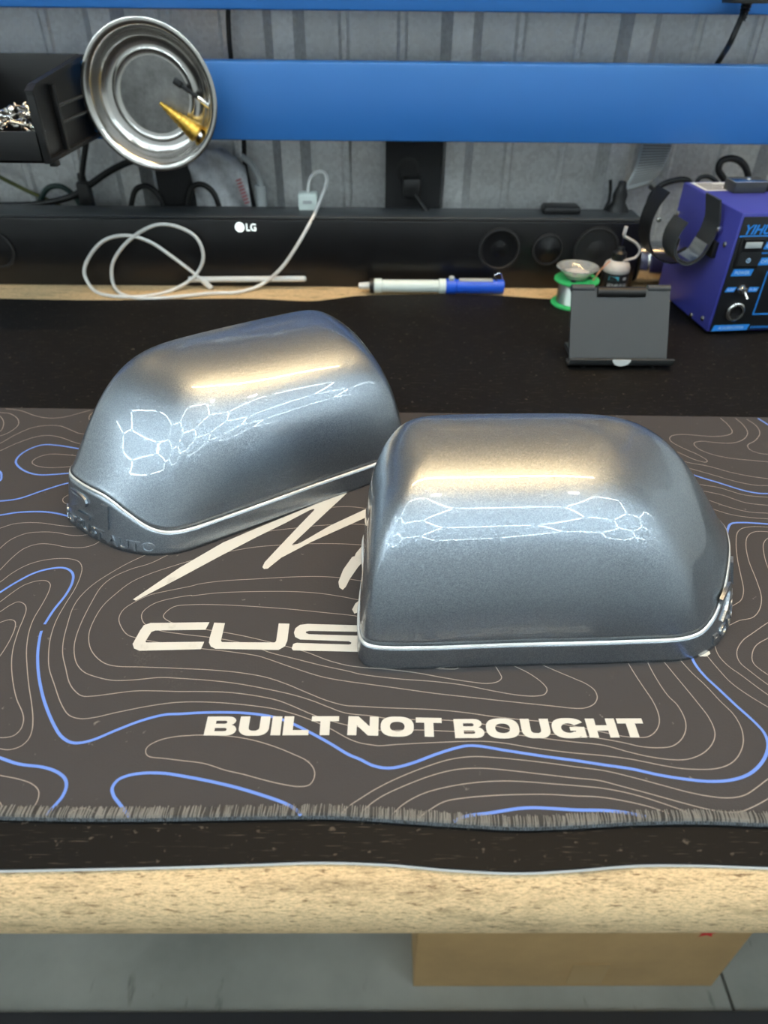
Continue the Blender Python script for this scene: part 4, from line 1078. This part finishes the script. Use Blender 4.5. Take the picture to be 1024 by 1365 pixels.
# flux bottle
fb = thing('flux_bottle', 'small dropper bottle with black label and needle tip beside the green spool', 'bottle', (.3125, .915, zt))
obj('body', lathe(B(), [(.0155, 0), (.0168, .002), (.0168, .036), (.0172, .0365), (.0172, .041), (.0150, .047), (.0095, .0505), (.007, .052)], 32), 'bottle_white', fb)
fbl = obj('label', lathe(B(), [(.01705, .001), (.01735, .0015), (.01735, .036), (.01705, .0365)], 40, cap=False), 'bottle_black', fb)
def wrapf(rad, z0_): return lambda a, d: Vector((rad*math.sin(a/rad), -rad*math.cos(a/rad), z0_+d))
bm = B(); flat(bm, [[(-.013+q*.001, .0285) for q in range(14)]+[(.0-q*.001, .0335) for q in range(14)]], wrapf(.0175, 0)); obj('label_patch', bm, 'label_cyan', fbl)
bm = B(); flat(bm, [[(.006+q*.001, .0290) for q in range(6)]+[(.011-q*.001, .0325) for q in range(6)]], wrapf(.0175, 0)); obj('label_patch', bm, 'label_white', fbl)
bm = B(); text_fit(bm, 'LIQUID FLUX', -.0135, .0135, .019, .0243, wrapf(.0176, 0), .02); obj('label_text', bm, 'label_white', fbl, smooth=0)
obj('cap', lathe(B(), [(.0085, .050), (.0095, .0515), (.0090, .060), (.0055, .0625), (.0045, .067), (0, .067)], 24), 'bottle_black', fb)
bm = B(); cyl(bm, (0, 0, .066), (.001, 0, .083), .0008, 8); obj('needle', bm, 'steel', fb)
P_ = spline([Vector(p) for p in ((.0013, 0, .092), (.001, 0, .081), (.006, 0, .078), (.019, 0, .071), (.0255, 0, .062), (.022, 0, .054), (.010, -.004, .0515), (.004, -.0085, .0515))], 6)
bm = B(); tube(bm, P_, [.0024 if i < 6 else .0017 for i in range(len(P_))], 8); obj('cap_tether', bm, 'bottle_white', fb)

# phone stand
pt = thing('phone_stand', 'dark grey folding phone stand on the black rubber sheet', 'phone stand', (.262, .70, zr))
hw = .0535
pl0, pl1 = Vector((0, .003, .0075)), Vector((0, .040, .072))
bm = B(); sheet(bm, [Vector((-hw, p.y, p.z)) for p in (pl0, pl0.lerp(pl1, .5), pl1)], (2*hw, 0, 0), .0035); obj('back_plate', bm, 'dark_grey_plastic', pt, smooth=0)
bm = B(); sheet(bm, [(-hw-.002, .006, .005), (-hw-.002, -.004, .0035), (-hw-.002, -.008, .006), (-hw-.002, -.0095, .012)], (2*hw+.006, 0, 0), .0026); ptl = obj('front_lip', bm, 'dark_grey_plastic', pt, smooth=50)
bm = B(); slab(bm, [arc(0, 0, .010, .0075, 180, 360, 12)], lambda a, d: Vector((a, -.0112, .0125+d)), (0, -1, 0), .0004); obj('lip_notch', bm, 'label_white', ptl, smooth=0)
bm = B(); sheet(bm, [(-hw+.006, .008, .0030), (-hw+.006, .050, .0030)], (2*hw-.012, 0, 0), .005); obj('base_plate', bm, 'dark_grey_plastic', pt, smooth=0)
bm = B(); sheet(bm, [(-hw+.01, .048, .006), (-hw+.01, .044, .070)], (2*hw-.02, 0, 0), .004); obj('rear_arm', bm, 'dark_grey_plastic', pt, smooth=0)
bm = B(); cyl(bm, (-.026, .0385, .0680), (.026, .0385, .0680), .0062, 20); obj('hinge', bm, 'black_plastic', pt)
for s in (-1, 1):
    bm = B(); cyl(bm, (s*hw, .041, .0715), (s*.029, .041, .0715), .0042, 16); obj('hinge_end', bm, 'dark_grey_plastic', pt)
    obj('foot', lathe(B(), [(.003, 0), (.003, .002)], 12, Matrix.Translation((s*.038, -.002, 0))), 'black_matte', pt)

# ================================================================== SOLDERING STATION
ss = thing('soldering_station', 'blue metal soldering station with black front panel on the black sheet', 'soldering station', (.392, .785, zr), R(5.3))
SW, SD, SH = .118, .146, .139
bm = B(); box(bm, (SW/2, SD/2, SH/2+.002), (SW, SD, SH-.004), .0022); obj('case', bm, 'station_blue', ss)
for x in (.012, SW-.012):
    for y in (.015, SD-.015): obj('foot', lathe(B(), [(.006, 0), (.006, .003)], 14, Matrix.Translation((x, y, 0))), 'black_matte', ss)
fp = obj('front_panel', box(B(), (SW/2+.0005, -.0006, SH/2+.001), (SW-.005, .0016, SH-.010), .0005), 'panel_black', ss)
PF = lambda yv: (lambda a, d: Vector((a, yv, d)))
yP = -.0016
def rect(a, b_, c, d): return [(a, c), (b_, c), (b_, d), (a, d)]
bm = B(); text_fit(bm, 'YIHUA', .0055, .0475, .1165, .1270, lambda a, d: Vector((a-(.1165-d)*.25, yP, d)), .03); slab(bm, [rect(.0035, .0455, .1140, .1158)], PF(yP), (0, -1, 0), .0002); obj('brand_print', bm, 'print_blue', fp, smooth=0)
swf = obj('switch_frame', box(B(), (.0205, -.0020, .0975), (.029, .003, .034), .0008), 'black_plastic', fp)
bm = B(); sheet(bm, [(.0085, -.0050, .1125), (.0085, -.0030, .0985), (.0085, -.0040, .0835)], (.024, 0, 0), .002); obj('rocker', bm, 'panel_black', ss, smooth=0)
obj('rocker_lens', box(B(), (.0205, -.0060, .1065), (.019, .001, .0065), .0003), 'grey_plastic', ss)
bm = B(); lathe(bm, [(.0026, 0), (.0026, .0003), (.0018, .0003), (.0018, 0)], 18, MR((.0205, -.0050, .0895)), cap=False); slab(bm, [rect(-.0004, .0004, -.0012, .0030)], lambda a, d: Vector((.0205+a, -.0052, .0895+d)), (0, -1, 0), .0002); obj('switch_mark', bm, 'print_pale', ss, smooth=0)
def lab(a, b_, c, d, txt=None, sk=.002):
    bm = B(); slab(bm, [[(a, c), (b_-sk, c), (b_, d), (a+sk, d)]], PF(yP), (0, -1, 0), .0003); o = obj('label', bm, 'print_blue', fp, smooth=0)
    if txt:
        bm = B(); h = d-c; text_fit(bm, txt, a+(b_-a)*.16, b_-(b_-a)*.16, c+h*.25, d-h*.25, PF(yP-.0005), .02); obj('label_text', bm, 'print_pale', ss, smooth=0)
lab(.0070, .0330, .0712, .0790, 'POWER'); lab(.0355, .0505, .1005, .1085, 'ON'); lab(.0355, .0505, .0830, .0912, 'OFF')
lab(.0060, .0190, .0530, .0585, 'SLEEP'); lab(.0330, .0465, .0525, .0580, 'RUN'); lab(.0045, .0505, .0060, .0130, 'AIR SOLDERING STATION')
bm = B()
for rc in (rect(.0360, .0600, .0955, .0970), rect(.0495, .0510, .0250, .0760), rect(.0495, .112, .0245, .0262), rect(.0495, .112, .0745, .0762)): slab(bm, [rc], PF(yP), (0, -1, 0), .0002)
for q in range(18): slab(bm, [[(.052+q*.0032, .0080), (.0536+q*.0032, .0080), (.0552+q*.0032, .0105), (.0536+q*.0032, .0105)]], PF(yP), (0, -1, 0), .0002)
obj('panel_outline', bm, 'print_blue', fp, smooth=0)
tgn = obj('toggle_nut', lathe(B(), [(.0058, 0), (.0058, .0025), (.0042, .0045), (.0036, .0075), (0, .0080)], 12, MR((.0258, yP, .056))), 'steel', ss)
bm = B(); tube(bm, [(.0258, -.008, .056), (.0275, -.0125, .051), (.0282, -.015, .0485)], [.0014, .0018, .0022], 10); obj('toggle_lever', bm, 'steel', tgn)
skn = obj('socket_nut', lathe(B(), [(.0112, 0), (.0112, .003), (.0098, .0042), (.0078, .0042), (.0074, .001), (.0074, 0)], 6*6, MR((.0258, yP, .0294)), cap=False), 'steel', ss, smooth=25)
obj('socket_insert', lathe(B(), [(.0074, .001), (.0070, .0030), (.003, .0022), (0, .0022)], 24, MR((.0258, yP, .0294)), cap=False), 'black_gloss', skn)
for y, z in ((.1385, .104), (.0152, .1017), (.1114, .0099), (.042, .0085), (.0152, .0150)):
    obj('screw', lathe(B(), [(.0032, 0), (.0032, .0012), (.002, .0022), (0, .0024)], 14, Matrix.Translation((0, y, z)) @ Matrix.Rotation(R(-90), 4, 'Y')), 'screw_steel', ss)
# top: warning label and metal clip
bm = B(); slab(bm, [rect(.006, .056, .098, .140)], lambda a, d: Vector((a, d, SH+.0001)), (0, 0, 1), .0003); tl = obj('top_label', bm, 'label_white', ss, smooth=0)
bm = B()
for q in range(5): slab(bm, [rect(.010, .010+random.uniform(.02, .042), .104+q*.0068, .1062+q*.0068)], lambda a, d: Vector((a, d, SH+.0005)), (0, 0, 1), .0002)
obj('top_label_text', bm, 'panel_black', tl, smooth=0)
obj('carry_clip', box(B(), (.052, .096, SH+.006), (.040, .026, .012), .0015), 'dark_grey_plastic', ss)
clp = obj('clip_plate', box(B(), (.052, .0955, SH+.0125), (.040, .0255, .0012), .0004), 'steel', ss)
obj('clip_screw', lathe(B(), [(.0028, 0), (.0026, .0014), (0, .002)], 12, Matrix.Translation((.054, .096, SH+.013))), 'screw_steel', clp)
obj('carry_strap', box(B(), (.098, .096, SH+.005), (.052, .018, .009), .002), 'black_matte', ss)
# holder bolted to the left side
ivr = Matrix.Rotation(R(-5.3), 4, 'Z')
def SL(p): return ivr @ (Vector(p)-Vector(ss.location))
bm = B(); pa = spline([SL(p) for p in ((.333, .85, .142), (.3235, .85, .125), (.320, .85, .105), (.323, .85, .086), (.334, .85, .070), (.352, .85, .062), (.370, .85, .064), (.384, .85, .072))], 6)
sheet(bm, pa, (0, .030, 0), .0022); obj('holder_strap', bm, 'black_plastic', ss, smooth=50)
bm = B(); pa = spline([SL(p) for p in ((.348, .815, .118), (.3415, .815, .103), (.342, .815, .086), (.350, .815, .074), (.362, .815, .071), (.374, .815, .078), (.381, .815, .096), (.384, .815, .116), (.378, .815, .142))], 6)
sheet(bm, pa, (0, .034, 0), .002); obj('holder_saddle', bm, 'dark_grey_plastic', ss, smooth=50)
bm = B(); pa = spline([SL(p) for p in ((.3445, .8162, .100), (.3445, .8162, .086), (.3515, .8162, .0765), (.362, .8162, .0735), (.3725, .8162, .080), (.378, .8162, .094))], 6)
sheet(bm, pa, (0, .031, 0), .001); obj('holder_liner', bm, 'steel', ss, smooth=50)
obj('holder_bracket', box(B(), SL((.385, .835, .088)), (.006, .045, .018), .001), 'black_plastic', ss)
for p in ((.327, .8485, .112), (.3845, .813, .112)):
    obj('holder_screw', lathe(B(), [(.003, 0), (.003, .0012), (0, .002)], 12, Matrix.Translation(SL(p)) @ Matrix.Rotation(R(90), 4, 'X')), 'screw_steel', ss)
